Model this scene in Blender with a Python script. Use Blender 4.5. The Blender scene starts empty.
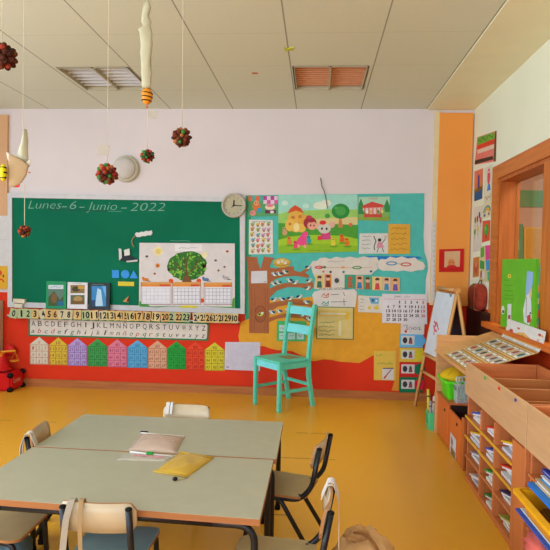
import bpy, bmesh, math, random
from mathutils import Vector, Matrix
random.seed(7)
sc = bpy.context.scene
COL = sc.collection
PI = math.pi

# ------------------------------------------------------------------ measured camera and room
F, YAW, PITCH, ROLL = 568.937, -0.07383, -0.02984, 0.02004
CAMZ = 1.45
D = 5.955          # back wall
XR = 1.5543        # wall with the wooden window
HC = 3.0016        # ceiling
TX, TW, TE = -2.24494, 0.66477, 1.08412    # ceiling tile grid
XL = -4.25
YB = -2.6

fw = Vector((math.sin(YAW)*math.cos(PITCH), math.cos(YAW)*math.cos(PITCH), math.sin(PITCH)))
r0 = Vector((math.cos(YAW), -math.sin(YAW), 0)); u0 = r0.cross(fw)
RT = math.cos(ROLL)*r0 + math.sin(ROLL)*u0
UP = -math.sin(ROLL)*r0 + math.cos(ROLL)*u0
EYE = Vector((0, 0, CAMZ))

def ray(x, y):
    return fw + (x-275)/F*RT + (275-y)/F*UP
class Plane:
    def __init__(s, P, n):
        s.P = Vector(P); s.n = Vector(n).normalized()
    def at(s, x, y, off=0.0):
        d = ray(x, y)
        t = (s.P + s.n*off - EYE).dot(s.n)/d.dot(s.n)
        return EYE + d*t
BACK = Plane((0, D, 0), (0, -1, 0))
RIGHT = Plane((XR, 0, 0), (-1, 0, 0))
def hz(x, y, z):
    return Plane((0, 0, z), (0, 0, 1)).at(x, y)

# ------------------------------------------------------------------ materials
_m = {}
def lin(c):
    c /= 255.0
    return c/12.92 if c <= .04045 else ((c+.055)/1.055)**2.4
def hexrgb(h):
    h = h.lstrip('#'); return tuple(int(h[i:i+2], 16) for i in (0, 2, 4))
GAIN = (1.02, .96, .87)      # what the room's daylight makes of a white surface on the far wall
def albedo(h, g):
    if g == 1.0: return [lin(c) for c in hexrgb(h)]
    k = (g or .6)/.6
    return [min(.88, lin(c)/(G*k)) for c, G in zip(hexrgb(h), GAIN)]
def M(h, rough=.6, noise=.05, g=None, spec=.15, metal=0, scale=14):
    """plain painted / printed / plastic surface with a little procedural unevenness"""
    key = (h, rough, noise, g, spec, metal, scale)
    if key in _m: return _m[key]
    m = bpy.data.materials.new('paint_' + h.strip('#')); m.use_nodes = True
    nt = m.node_tree; b = nt.nodes['Principled BSDF']
    rgb = albedo(h, g)
    tc = nt.nodes.new('ShaderNodeTexCoord'); nz = nt.nodes.new('ShaderNodeTexNoise')
    nz.inputs['Scale'].default_value = scale; nz.inputs['Detail'].default_value = 2
    rp = nt.nodes.new('ShaderNodeValToRGB')
    rp.color_ramp.elements[0].position = .3; rp.color_ramp.elements[1].position = .7
    rp.color_ramp.elements[0].color = (*[c*(1-noise) for c in rgb], 1)
    rp.color_ramp.elements[1].color = (*[min(.9, c*(1+noise)) for c in rgb], 1)
    nt.links.new(tc.outputs['Object'], nz.inputs['Vector']); nt.links.new(nz.outputs['Fac'], rp.inputs['Fac'])
    nt.links.new(rp.outputs['Color'], b.inputs['Base Color'])
    b.inputs['Roughness'].default_value = rough; b.inputs['Specular IOR Level'].default_value = spec
    b.inputs['Metallic'].default_value = metal
    _m[key] = m
    return m
def WOOD(h, axis='X', rough=.45, g=None, amt=.16, scale=5, spec=.3):
    key = ('w', h, axis, rough, g, amt, scale)
    if key in _m: return _m[key]
    m = bpy.data.materials.new('wood_' + h.strip('#')); m.use_nodes = True
    nt = m.node_tree; b = nt.nodes['Principled BSDF']
    rgb = albedo(h, g)
    tc = nt.nodes.new('ShaderNodeTexCoord'); mp = nt.nodes.new('ShaderNodeMapping')
    s = [scale*7]*3; s['XYZ'.index(axis)] = scale*.5
    mp.inputs['Scale'].default_value = s
    nz = nt.nodes.new('ShaderNodeTexNoise'); nz.inputs['Scale'].default_value = 1; nz.inputs['Detail'].default_value = 4
    rp = nt.nodes.new('ShaderNodeValToRGB')
    rp.color_ramp.elements[0].position = .32; rp.color_ramp.elements[1].position = .68
    rp.color_ramp.elements[0].color = (*[c*(1-amt) for c in rgb], 1)
    rp.color_ramp.elements[1].color = (*[min(.9, c*(1+amt)) for c in rgb], 1)
    nt.links.new(tc.outputs['Object'], mp.inputs['Vector']); nt.links.new(mp.outputs['Vector'], nz.inputs['Vector'])
    nt.links.new(nz.outputs['Fac'], rp.inputs['Fac']); nt.links.new(rp.outputs['Color'], b.inputs['Base Color'])
    b.inputs['Roughness'].default_value = rough; b.inputs['Specular IOR Level'].default_value = spec
    _m[key] = m
    return m
def CLEAR(name, col, alpha, rough=.1):
    if name in _m: return _m[name]
    m = bpy.data.materials.new(name); m.use_nodes = True
    b = m.node_tree.nodes['Principled BSDF']
    b.inputs['Base Color'].default_value = (*[lin(c) for c in hexrgb(col)], 1)
    b.inputs['Alpha'].default_value = alpha; b.inputs['Roughness'].default_value = rough
    _m[name] = m
    return m
def GLASS():
    if 'glass' in _m: return _m['glass']
    m = bpy.data.materials.new('window_glass'); m.use_nodes = True
    nt = m.node_tree; nt.nodes.clear()
    o = nt.nodes.new('ShaderNodeOutputMaterial'); mx = nt.nodes.new('ShaderNodeMixShader')
    t = nt.nodes.new('ShaderNodeBsdfTransparent'); gl = nt.nodes.new('ShaderNodeBsdfGlossy')
    t.inputs['Color'].default_value = (.93, .97, .94, 1); gl.inputs['Roughness'].default_value = .02
    fr = nt.nodes.new('ShaderNodeLayerWeight'); fr.inputs['Blend'].default_value = .5
    pw = nt.nodes.new('ShaderNodeMath'); pw.operation = 'POWER'; pw.inputs[1].default_value = 3.5
    ml = nt.nodes.new('ShaderNodeMath'); ml.operation = 'MULTIPLY_ADD'; ml.inputs[1].default_value = .45; ml.inputs[2].default_value = .02
    nt.links.new(fr.outputs['Facing'], pw.inputs[0]); nt.links.new(pw.outputs[0], ml.inputs[0]); nt.links.new(ml.outputs[0], mx.inputs['Fac']); nt.links.new(t.outputs[0], mx.inputs[1]); nt.links.new(gl.outputs[0], mx.inputs[2])
    nt.links.new(mx.outputs[0], o.inputs['Surface'])
    _m['glass'] = m
    return m

# ------------------------------------------------------------------ objects
def tag(o, label=None, cat=None, group=None, kind=None):
    if label: o['label'] = label
    if cat: o['category'] = cat
    if group: o['group'] = group
    if kind: o['kind'] = kind
    return o
def root(name, loc, rz=0, label=None, cat=None, group=None):
    o = bpy.data.objects.new(name, None); COL.objects.link(o)
    o.empty_display_size = .05; o.location = loc; o.rotation_euler = (0, 0, rz)
    return tag(o, label, cat, group)
def mesh(name, bm, mats, parent=None, loc=None, smooth=False, world=False):
    """link bm as one object; world=True: coordinates are world ones, shifted to the parent's / own origin"""
    if not isinstance(mats, (list, tuple)): mats = [mats]
    bmesh.ops.recalc_face_normals(bm, faces=bm.faces)
    if world:
        sh = parent_world(parent) if parent else Vector(loc)
        for v in bm.verts: v.co -= sh
    me = bpy.data.meshes.new(name); bm.to_mesh(me); bm.free()
    for m in mats: me.materials.append(m)
    if smooth:
        for p in me.polygons: p.use_smooth = True
    o = bpy.data.objects.new(name, me); COL.objects.link(o)
    if parent: o.parent = parent
    elif loc is not None: o.location = loc
    return o
def parent_world(p):
    v = Vector((0, 0, 0))
    while p: v = v + Vector(p.location); p = p.parent
    return v
def copy_tree(o, parent=None):
    c = o.copy(); COL.objects.link(c); c.parent = parent
    for ch in list(o.children): copy_tree(ch, c)
    return c

def box(bm, lo, hi, mi=0, rot=None, piv=None):
    lo = Vector(lo); hi = Vector(hi)
    vs = [bm.verts.new((x, y, z)) for x in (lo.x, hi.x) for y in (lo.y, hi.y) for z in (lo.z, hi.z)]
    fs = []
    for q in ((0,1,3,2),(4,6,7,5),(0,4,5,1),(2,3,7,6),(0,2,6,4),(1,5,7,3)):
        f = bm.faces.new([vs[i] for i in q]); f.material_index = mi; fs.append(f)
    if rot is not None:
        bmesh.ops.rotate(bm, verts=vs, cent=piv or (lo+hi)/2, matrix=rot)
    return vs
def bbox(bm, lo, hi, bev=.004, mi=0, seg=2, rot=None, piv=None):
    t = bmesh.new(); box(t, lo, hi)
    bmesh.ops.bevel(t, geom=t.edges[:], offset=bev, segments=seg, affect='EDGES')
    if rot is not None:
        bmesh.ops.rotate(t, verts=t.verts[:], cent=piv or (Vector(lo)+Vector(hi))/2, matrix=rot)
    merge(bm, t, mi)
def merge(bm, t, mi=None, mat=None):
    mp = {}
    for v in t.verts: mp[v] = bm.verts.new(mat @ v.co if mat else v.co)
    for f in t.faces:
        try: nf = bm.faces.new([mp[v] for v in f.verts])
        except ValueError: continue
        nf.material_index = f.material_index if mi is None else mi
        nf.smooth = f.smooth
    t.free()
def tube(bm, pts, r, n=10, mi=0, sx=1.0, caps=True):
    """round bar through pts; r number or list"""
    pts = [Vector(p) for p in pts]; rings = []
    ref = None
    for i, p in enumerate(pts):
        a = pts[max(0, i-1)]; b = pts[min(len(pts)-1, i+1)]
        t = (b-a).normalized()
        if ref is None:
            ref = Vector((1, 0, 0)) if abs(t.x) < .9 else Vector((0, 1, 0))
        n1 = (ref - t*ref.dot(t)).normalized(); n2 = t.cross(n1); ref = n1
        rr = r[i] if isinstance(r, (list, tuple)) else r
        rings.append([bm.verts.new(p + n1*math.cos(2*PI*k/n)*rr*sx + n2*math.sin(2*PI*k/n)*rr) for k in range(n)])
    for A, B in zip(rings, rings[1:]):
        for k in range(n):
            f = bm.faces.new((A[k], A[(k+1) % n], B[(k+1) % n], B[k])); f.material_index = mi; f.smooth = True
    if caps:
        for R_ in (rings[0], rings[-1]):
            f = bm.faces.new(R_); f.material_index = mi
def bend(pts, r=.05, n=5):
    """round the corners of a polyline"""
    pts = [Vector(p) for p in pts]; out = [pts[0]]
    for a, b, c in zip(pts, pts[1:], pts[2:]):
        d1 = (a-b); d2 = (c-b); k = min(r, d1.length*.45, d2.length*.45)
        p = b + d1.normalized()*k; q = b + d2.normalized()*k
        for i in range(n+1):
            t = i/n; out.append((1-t)**2*p + 2*t*(1-t)*b + t*t*q)
    out.append(pts[-1]); return out
def ellipsoid(bm, c, r, mi=0, u=12, v=8, rot=None):
    t = bmesh.new(); bmesh.ops.create_uvsphere(t, u_segments=u, v_segments=v, radius=1)
    for f in t.faces: f.smooth = True
    m = Matrix.Translation(Vector(c)) @ (rot.to_4x4() if rot else Matrix.Identity(4)) @ Matrix.Diagonal((r[0], r[1], r[2], 1))
    merge(bm, t, mi, m)
def lathe(bm, prof, c=(0,0,0), n=24, mi=0, mat=None):
    c = Vector(c); rings = []
    for rr, z in prof:
        rings.append([bm.verts.new((mat @ Vector((rr*math.cos(2*PI*k/n), rr*math.sin(2*PI*k/n), z)) if mat else Vector((rr*math.cos(2*PI*k/n), rr*math.sin(2*PI*k/n), z))) + c) for k in range(n)])
    for A, B in zip(rings, rings[1:]):
        for k in range(n):
            f = bm.faces.new((A[k], A[(k+1) % n], B[(k+1) % n], B[k])); f.material_index = mi; f.smooth = True
    for R_ in (rings[0], rings[-1]):
        f = bm.faces.new(R_); f.material_index = mi
def prism(bm, A, B, mi=0, mi_side=None):
    """two matching outlines (front A, back B) -> solid"""
    a = [bm.verts.new(p) for p in A]; b = [bm.verts.new(p) for p in B]; n = len(a)
    f = bm.faces.new(a); f.material_index = mi
    f = bm.faces.new(b[::-1]); f.material_index = mi
    for i in range(n):
        f = bm.faces.new((a[i], b[i], b[(i+1) % n], a[(i+1) % n])); f.material_index = mi if mi_side is None else mi_side
def rrect(w, d, r, n=5):
    """rounded rectangle outline centred on 0, counterclockwise"""
    out = []
    for sx, sy, a0 in ((1,1,0),(-1,1,90),(-1,-1,180),(1,-1,270)):
        for i in range(n+1):
            a = math.radians(a0 + 90*i/n)
            out.append((sx*(w/2-r) + r*math.cos(a), sy*(d/2-r) + r*math.sin(a)))
    return out

# ------------------------------------------------------------------ lettering
_g = {}
def glyph(s, bold=0):
    key = (s, bold)
    if key in _g: return _g[key]
    cu = bpy.data.curves.new('lettering', 'FONT'); cu.body = s; cu.size = 1; cu.resolution_u = 2; cu.offset = bold
    o = bpy.data.objects.new('lettering', cu); COL.objects.link(o)
    bpy.context.view_layer.update()
    me = o.evaluated_get(bpy.context.evaluated_depsgraph_get()).to_mesh()
    vs = [(v.co.x, v.co.y) for v in me.vertices]; fs = [tuple(p.vertices) for p in me.polygons]
    bpy.data.objects.remove(o); bpy.data.curves.remove(cu)
    _g[key] = (vs, fs); return _g[key]
CAP = max(y for x, y in glyph('H')[0])

# ------------------------------------------------------------------ papers on a surface
ALL = []
class Print:
    """flat printing / drawing that lies on a sheet; becomes one child mesh"""
    def __init__(s, sheet, name, label=None, up=0):
        s.sh = sheet; s.name = name; s.label = label; s.k = up; s.bm = bmesh.new(); s.mats = []; s.idx = {}; s.n = 0
        ALL.append(s)
    def mi(s, c):
        if c not in s.idx:
            s.idx[c] = len(s.mats); s.mats.append(M(c, **s.sh.mk))
        return s.idx[c]
    def w(s, x, y):
        px, py = s.sh.map(x, y)
        return s.sh.pl.at(px, py, s.sh.top + .0003 + .0004*s.k + .00005*(s.n % 7))
    def up(s): s.k += 1; return s
    def poly(s, pts, c):
        f = s.bm.faces.new([s.bm.verts.new(s.w(*p)) for p in pts]); f.material_index = s.mi(c); s.n += 1; return s
    def rect(s, x0, y0, x1, y1, c): return s.poly([(x0,y0),(x1,y0),(x1,y1),(x0,y1)], c)
    def ell(s, cx, cy, rx, ry, c, n=14, a=0):
        ca, sa = math.cos(a), math.sin(a)
        return s.poly([(cx + rx*math.cos(2*PI*i/n)*ca - ry*math.sin(2*PI*i/n)*sa, cy + rx*math.cos(2*PI*i/n)*sa + ry*math.sin(2*PI*i/n)*ca) for i in range(n)], c)
    def line(s, pts, wd, c):
        for (x0, y0), (x1, y1) in zip(pts, pts[1:]):
            dx, dy = x1-x0, y1-y0; l = math.hypot(dx, dy) or 1; nx, ny = -dy/l*wd/2, dx/l*wd/2
            s.poly([(x0+nx, y0+ny), (x1+nx, y1+ny), (x1-nx, y1-ny), (x0-nx, y0-ny)], c)
        return s
    def grid(s, x0, y0, x1, y1, nx, ny, wd, c):
        for i in range(nx+1): s.line([(x0+(x1-x0)*i/nx, y0), (x0+(x1-x0)*i/nx, y1)], wd, c)
        s.k += 1
        for j in range(ny+1): s.line([(x0, y0+(y1-y0)*j/ny), (x1, y0+(y1-y0)*j/ny)], wd, c)
        return s
    def text(s, t, cx, cy, h, c, w=None, slant=0, rot=0, asp=1.0, bold=0):
        vs, fs = glyph(t, bold)
        if not vs: return s
        x0 = min(v[0] for v in vs); x1 = max(v[0] for v in vs)
        k = h/CAP; kx = k/asp if w is None else w/(x1-x0)
        mi = s.mi(c); ca, sa = math.cos(rot), math.sin(rot); nv = []
        for x, y in vs:
            X = (x-(x0+x1)/2)*kx + (y-CAP/2)*k*slant; Y = -(y-CAP/2)*k
            nv.append(s.bm.verts.new(s.w(cx + X*ca - Y*sa, cy + X*sa + Y*ca)))
        for f in fs:
            q = s.bm.faces.new([nv[i] for i in f]); q.material_index = mi
        return s
    def scrib(s, x0, x1, y, h, c, wd=.35, step=1.1):
        """illegible handwriting"""
        pts = []; x = x0; r = random.Random(int(x0*10+y*7))
        while x < x1:
            pts.append((x, y + r.uniform(-h/2, h/2))); x += step*r.uniform(.6, 1.2)
        if len(pts) > 1: s.line(pts, wd, c)
        return s
    def end(s):
        if not s.bm.faces: s.bm.free(); return
        vec = s.sh.obj_loc
        for v in s.bm.verts: v.co -= vec
        me = bpy.data.meshes.new(s.name); 
        # faces towards the viewer
        s.bm.normal_update()
        for f in s.bm.faces:
            if f.normal.dot(s.sh.pl.n) < 0: f.normal_flip()
        s.bm.to_mesh(me); s.bm.free()
        for m in s.mats: me.materials.append(m)
        o = bpy.data.objects.new(s.name, me); COL.objects.link(o); o.parent = s.sh.obj
        if s.label: o['label'] = s.label

def quadmap(q):
    (ax, ay), (bx, by), (cx, cy), (dx, dy) = q     # tl tr br bl
    return lambda u, v: ((1-u)*(1-v)*ax + u*(1-v)*bx + u*v*cx + (1-u)*v*dx, (1-u)*(1-v)*ay + u*(1-v)*by + u*v*cy + (1-u)*v*dy)
class Sheet:
    def __init__(s, name, label, cat, outline, color, pl=BACK, off=.003, thick=.0015, group=None, quad=False, mk=None, rough=.6, parent=None):
        s.pl = pl; s.top = off+thick; s.mk = mk or {}
        s.map = quadmap(outline) if quad else (lambda x, y: (x, y))
        A = [pl.at(x, y, off+thick) for x, y in outline]; B = [a - pl.n*thick for a in A]
        c = sum(B, Vector())/len(B); s.obj_loc = c
        bm = bmesh.new(); prism(bm, [a-c for a in A], [b-c for b in B])
        mk2 = dict(s.mk); mk2['rough'] = rough
        s.obj = mesh(name, bm, M(color, **mk2), loc=c)
        tag(s.obj, label, cat, group)
        if parent: 
            s.obj.parent = parent; s.obj.location = c - parent_world(parent)
    def part(s, name, label=None, up=0): return Print(s, name, label, up)
def bumps(cx0, cx1, y0, y1, nb, amp=2.2):
    """scalloped cloud outline"""
    pts = []
    def arc(ax, ay, bx, by, n, out):
        for i in range(n):
            px, py = ax+(bx-ax)*i/n, ay+(by-ay)*i/n; qx, qy = ax+(bx-ax)*(i+1)/n, ay+(by-ay)*(i+1)/n
            dx, dy = qx-px, qy-py; l = math.hypot(dx, dy); nx, ny = dy/l, -dx/l
            for t in range(5):
                u = t/5; b = math.sin(PI*u)*amp
                pts.append((px+dx*u+nx*b, py+dy*u+ny*b))
    arc(cx0, y0, cx1, y0, nb, 1); arc(cx1, y0, cx1, y1, 1, 1); arc(cx1, y1, cx0, y1, nb, 1); arc(cx0, y1, cx0, y0, 1, 1)
    return pts

# =================================================================== THE SETTING
def struct(name, bm, m, **k):
    o = mesh(name, bm, m, **k); o['kind'] = 'structure'; return o
def plain(name, rgb, rough=.7, spec=.2, noise=.03, scale=3):
    h = '#%02x%02x%02x' % rgb
    return M(h, rough=rough, spec=spec, noise=noise, g=1.0, scale=scale)

# floor: orange vinyl with a few welded seams
fm = bpy.data.materials.new('orange_vinyl'); fm.use_nodes = True
nt = fm.node_tree; b = nt.nodes['Principled BSDF']
tc = nt.nodes.new('ShaderNodeTexCoord'); nz = nt.nodes.new('ShaderNodeTexNoise'); nz.inputs['Scale'].default_value = 1.6; nz.inputs['Detail'].default_value = 5
rp = nt.nodes.new('ShaderNodeValToRGB')
FLOOR_A, FLOOR_B = (.75, .365, .026, 1), (.84, .425, .034, 1)
rp.color_ramp.elements[0].color = FLOOR_A; rp.color_ramp.elements[1].color = FLOOR_B
nt.links.new(tc.outputs['Object'], nz.inputs['Vector']); nt.links.new(nz.outputs['Fac'], rp.inputs['Fac'])
sx = nt.nodes.new('ShaderNodeSeparateXYZ'); nt.links.new(tc.outputs['Object'], sx.inputs[0])
def mth(nt, op, a, b_=None, c=None):
    n = nt.nodes.new('ShaderNodeMath'); n.operation = op
    for i, v in enumerate((a, b_, c)):
        if v is None: continue
        if hasattr(v, 'links'): nt.links.new(v, n.inputs[i])
        else: n.inputs[i].default_value = v
    return n.outputs[0]
seam = None
for yy in (3.17, 4.095, 4.70, 2.2):
    q = mth(nt, 'LESS_THAN', mth(nt, 'ABSOLUTE', mth(nt, 'SUBTRACT', sx.outputs['Y'], yy)), .006)
    seam = q if seam is None else mth(nt, 'MAXIMUM', seam, q)
n2 = nt.nodes.new('ShaderNodeTexNoise'); n2.inputs['Scale'].default_value = 2.3; nt.links.new(tc.outputs['Object'], n2.inputs['Vector'])
seam = mth(nt, 'MULTIPLY', seam, mth(nt, 'GREATER_THAN', n2.outputs['Fac'], .55))
mx = nt.nodes.new('ShaderNodeMix'); mx.data_type = 'RGBA'
nt.links.new(mth(nt, 'MULTIPLY', seam, .75), mx.inputs['Factor']); nt.links.new(rp.outputs['Color'], mx.inputs['A']); mx.inputs['B'].default_value = (.12, .06, .015, 1)
nt.links.new(mx.outputs['Result'], b.inputs['Base Color'])
b.inputs['Roughness'].default_value = .34; b.inputs['Specular IOR Level'].default_value = .35
bm = bmesh.new(); box(bm, (XL-.1, YB-.1, -.1), (XR+.12, D+.12, 0)); struct('floor', bm, fm)

# ceiling: square tiles in a grid, two openings for the light fittings
cm = bpy.data.materials.new('ceiling_tile'); cm.use_nodes = True
nt = cm.node_tree; b = nt.nodes['Principled BSDF']
tc = nt.nodes.new('ShaderNodeTexCoord'); sx = nt.nodes.new('ShaderNodeSeparateXYZ'); nt.links.new(tc.outputs['Object'], sx.inputs[0])
def gridline(coord, org, w):
    fr = mth(nt, 'FRACT', mth(nt, 'DIVIDE', mth(nt, 'SUBTRACT', coord, org-50*TW), TW))
    return mth(nt, 'LESS_THAN', mth(nt, 'ABSOLUTE', mth(nt, 'SUBTRACT', fr, .5)), w), fr
l1, _ = gridline(sx.outputs['X'], TX - TW/2, .0075)
l2, _ = gridline(sx.outputs['Y'], 4.627 - TW/2, .004)
nz = nt.nodes.new('ShaderNodeTexNoise'); nz.inputs['Scale'].default_value = 60; nt.links.new(tc.outputs['Object'], nz.inputs['Vector'])
rp = nt.nodes.new('ShaderNodeValToRGB'); nt.links.new(nz.outputs['Fac'], rp.inputs['Fac'])
rp.color_ramp.elements[0].color = (.65, .69, .57, 1); rp.color_ramp.elements[1].color = (.72, .76, .65, 1)
ln = mth(nt, 'MAXIMUM', mth(nt, 'MULTIPLY', l1, .62), mth(nt, 'MULTIPLY', l2, .22))
mx = nt.nodes.new('ShaderNodeMix'); mx.data_type = 'RGBA'
nt.links.new(ln, mx.inputs['Factor']); nt.links.new(rp.outputs['Color'], mx.inputs['A']); mx.inputs['B'].default_value = (.10, .085, .06, 1)
nt.links.new(mx.outputs['Result'], b.inputs['Base Color']); b.inputs['Roughness'].default_value = .8; b.inputs['Specular IOR Level'].default_value = .1
LX = [(-2.205, -1.60), (-.228, .372)]; LY = (4.645, 5.27)
bm = bmesh.new()
xs = sorted([XL-.1, TE] + [v for p in LX for v in p]); ys = [YB-.1, LY[0], LY[1], D+.1]
for i in range(len(xs)-1):
    for j in range(3):
        if j == 1 and (xs[i], xs[i+1]) in LX: continue
        box(bm, (xs[i], ys[j], HC), (xs[i+1], ys[j+1], HC+.02))
bmesh.ops.remove_doubles(bm, verts=bm.verts, dist=1e-5)
struct('ceiling', bm, cm)
bm = bmesh.new(); box(bm, (TE, YB-.1, HC-.012), (XR+.12, D+.1, HC+.02))
struct('trim_1', bm, plain('x', (235, 232, 200)))
bm = bmesh.new(); box(bm, (XL-.2, YB-.2, HC+.30), (XR+.12, D+.2, HC+.36)); struct('light_block_slab', bm, plain('x', (200, 200, 200)))  # unseen slab added above the ceiling to block light

PALE = plain('x', (218, 210, 211), scale=1.5); CREAM = plain('x', (230, 236, 214), scale=1.5)
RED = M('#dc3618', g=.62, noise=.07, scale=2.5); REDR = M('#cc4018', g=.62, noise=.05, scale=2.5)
DZ = 1.02
bm = bmesh.new()
box(bm, (XL-.1, D, DZ), (XR+.12, D+.1, HC+.3), 0); box(bm, (XL-.1, D, -.1), (XR+.12, D+.1, DZ), 1)
struct('wall_back', bm, [PALE, RED])
# wall with the inner window
WY0, WY1, WZ0, WZ1 = -1.2, 5.05, .93, 2.172
bm = bmesh.new()
box(bm, (XR, YB-.1, WZ1), (XR+.12, D, HC+.3), 0)
box(bm, (XR, WY1, DZ), (XR+.12, D, WZ1), 0)
box(bm, (XR, WY1, -.1), (XR+.12, D, DZ), 1)
box(bm, (XR, WY0, -.1), (XR+.12, WY1, WZ0), 1)
box(bm, (XR, YB-.1, -.1), (XR+.12, WY0, WZ1), 0)
struct('wall_right', bm, [CREAM, REDR])
# outer wall with three big windows (beside the viewer)
bm = bmesh.new(); LW = [(-1.9, .2), (.6, 2.7), (3.1, 5.2)]
box(bm, (XL-.1, YB-.1, -.1), (XL, D+.1, .95)); box(bm, (XL-.1, YB-.1, 2.8), (XL, D+.1, HC+.3))
e = [YB-.1] + [v for p in LW for v in p] + [D+.1]
for i in range(0, len(e), 2): box(bm, (XL-.1, e[i], .95), (XL, e[i+1], 2.8))
struct('wall_left', bm, PALE)
WHITE = plain('x', (235, 235, 230), rough=.4)
for i, (a, c) in enumerate(LW):
    bm = bmesh.new()
    for lo, hi in (((a, .95), (c, 1.01)), ((a, 2.74), (c, 2.8)), ((a, .95), (a+.06, 2.8)), ((c-.06, .95), (c, 2.8)), (((a+c)/2-.04, .95), ((a+c)/2+.04, 2.8))):
        box(bm, (XL-.08, lo[0], lo[1]), (XL-.02, hi[0], hi[1]))
    struct('window_%d' % (i+2), bm, WHITE)
bm = bmesh.new()
box(bm, (XL-.1, YB-.1, -.1), (XR+.12, YB, .95)); box(bm, (XL-.1, YB-.1, 2.75), (XR+.12, YB, HC+.3))
box(bm, (XL-.1, YB-.1, .95), (-3.4, YB, 2.75)); box(bm, (.9, YB-.1, .95), (XR+.12, YB, 2.75)); box(bm, (-1.35, YB-.1, .95), (-1.15, YB, 2.75))  # openings added to let the rear fill through
struct('wall_rear', bm, PALE)
# baseboards
SK = WOOD('#b06a36', 'X')
bm = bmesh.new(); box(bm, (XL, D-.014, 0), (1.2, D, .084)); struct('baseboard_back', bm, SK)
bm = bmesh.new(); box(bm, (XR-.014, YB, 0), (XR, D, .084)); struct('baseboard_right', bm, WOOD('#b06a36', 'Y'))

# orange column in the corner, pale edge towards the board; other column's orange is paled to peach, painting in light on it
bm = bmesh.new(); box(bm, (1.205, D-.03, 1.0), (1.54, D, HC-.045)); struct('column_right', bm, M('#f29a44', g=.62, noise=.03, scale=1.2))
bm = bmesh.new(); box(bm, (1.16, D-.03, 1.0), (1.205, D, HC-.03)); struct('trim_2', bm, M('#e4cd98', g=.62, noise=.03))
bm = bmesh.new(); box(bm, (-3.75, D-.03, 1.06), (-3.352, D, 2.93)); struct('column_left', bm, M('#d8a678', g=.62, noise=.06, scale=1.5))

# the wooden inner window: casing, jambs, post, sill, glass
WF = 'd07c38'
bm = bmesh.new()
c0 = XR-.022
box(bm, (c0, WY1, WZ0-.05), (XR, WY1+.155, WZ1+.118)); box(bm, (c0, WY0, WZ1), (XR, WY1, WZ1+.118))
win = struct('window_1', bm, WOOD('#c46e2a', 'Y'))
bm = bmesh.new()
box(bm, (XR-.005, WY1-.03, WZ0), (XR+.16, WY1+.0, WZ1)); box(bm, (XR-.005, WY0, WZ1-.03), (XR+.16, WY1-.03, WZ1))
mesh('jamb', bm, WOOD('#b45e22', 'Z'), win)
bm = bmesh.new(); box(bm, (XR-.02, 3.86, WZ0), (XR+.16, 4.045, WZ1-.03)); mesh('mullion', bm, WOOD('#c06a24', 'Z'), win)
bm = bmesh.new(); box(bm, (XR-.02, 1.9, WZ0), (XR+.16, 2.08, WZ1-.03)); mesh('mullion', bm, WOOD('#c06a24', 'Z'), win)
bm = bmesh.new(); box(bm, (1.46, WY0, WZ0-.045), (XR+.17, WY1+.10, WZ0)); mesh('sill', bm, WOOD('#cc6620', 'Y'), win)
bm = bmesh.new(); box(bm, (XR+.125, WY0, WZ0), (XR+.131, WY1-.03, WZ1-.03)); mesh('glass', bm, GLASS(), win)

# the room behind the glass
bm = bmesh.new(); XC = 4.6
box(bm, (XR+.2, 6.4, -.1), (XC, 6.5, 3.0), 0); box(bm, (XC, -1.3, -.1), (XC+.1, 6.5, 3.0), 0); box(bm, (XR+.12, -1.4, -.1), (XC, -1.3, 3.0), 0)
box(bm, (XR+.12, -1.3, -.1), (XC, 6.4, 0), 1); box(bm, (XR+.12, -1.3, 2.95), (XC, 6.4, 3.05), 2)
box(bm, (XR+.12, D+.12, -.1), (XR+.22, 6.5, 3.0), 0)
box(bm, (XR+.22, 6.385, 2.06), (3.6, 6.4, 2.24), 3)
struct('wall_beyond_window', bm, [M('#d8a488', g=.8), M('#b87830', g=.8), plain('x', (225, 220, 205)), M('#4f9a62', g=.8)])
Q = Plane((0, 6.4, 0), (0, -1, 0))
for nm, lab, q, c in (('cork_board', 'orange cork board seen through the window glass', (524, 227, 546, 262), '#c98a2c'),
                      ('felt_board', 'dark green board seen through the window glass', (512, 224, 523, 300), '#2f8a58')):
    S = Sheet(nm, lab, 'board', [(q[0], q[1]), (q[2], q[1]), (q[2], q[3]), (q[0], q[3])], c, pl=Q, off=.004, thick=.012)
    P = S.part('edging' if nm == 'cork_board' else 'paper')
    if nm == 'cork_board': P.line([(525, 228), (545, 228), (545, 261), (525, 261), (525, 228)], .9, '#e0b050')
    else: P.rect(514, 240, 519, 250, '#8cc090').rect(519, 262, 522, 275, '#e08050')
S = Sheet('painted_reflection', 'turquoise sheet standing in for the window reflection under the cork board', 'chart', [(524, 266), (545, 266), (545, 325), (524, 325)], '#4fae90', pl=Q, off=.004)  # sheet added to paint in the reflection on the glass
S.part('picture').rect(530, 285, 543, 292, '#e09060').rect(531, 298, 541, 304, '#c8d8b0').ell(537, 314, 4, 4, '#d86a4a')

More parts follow.
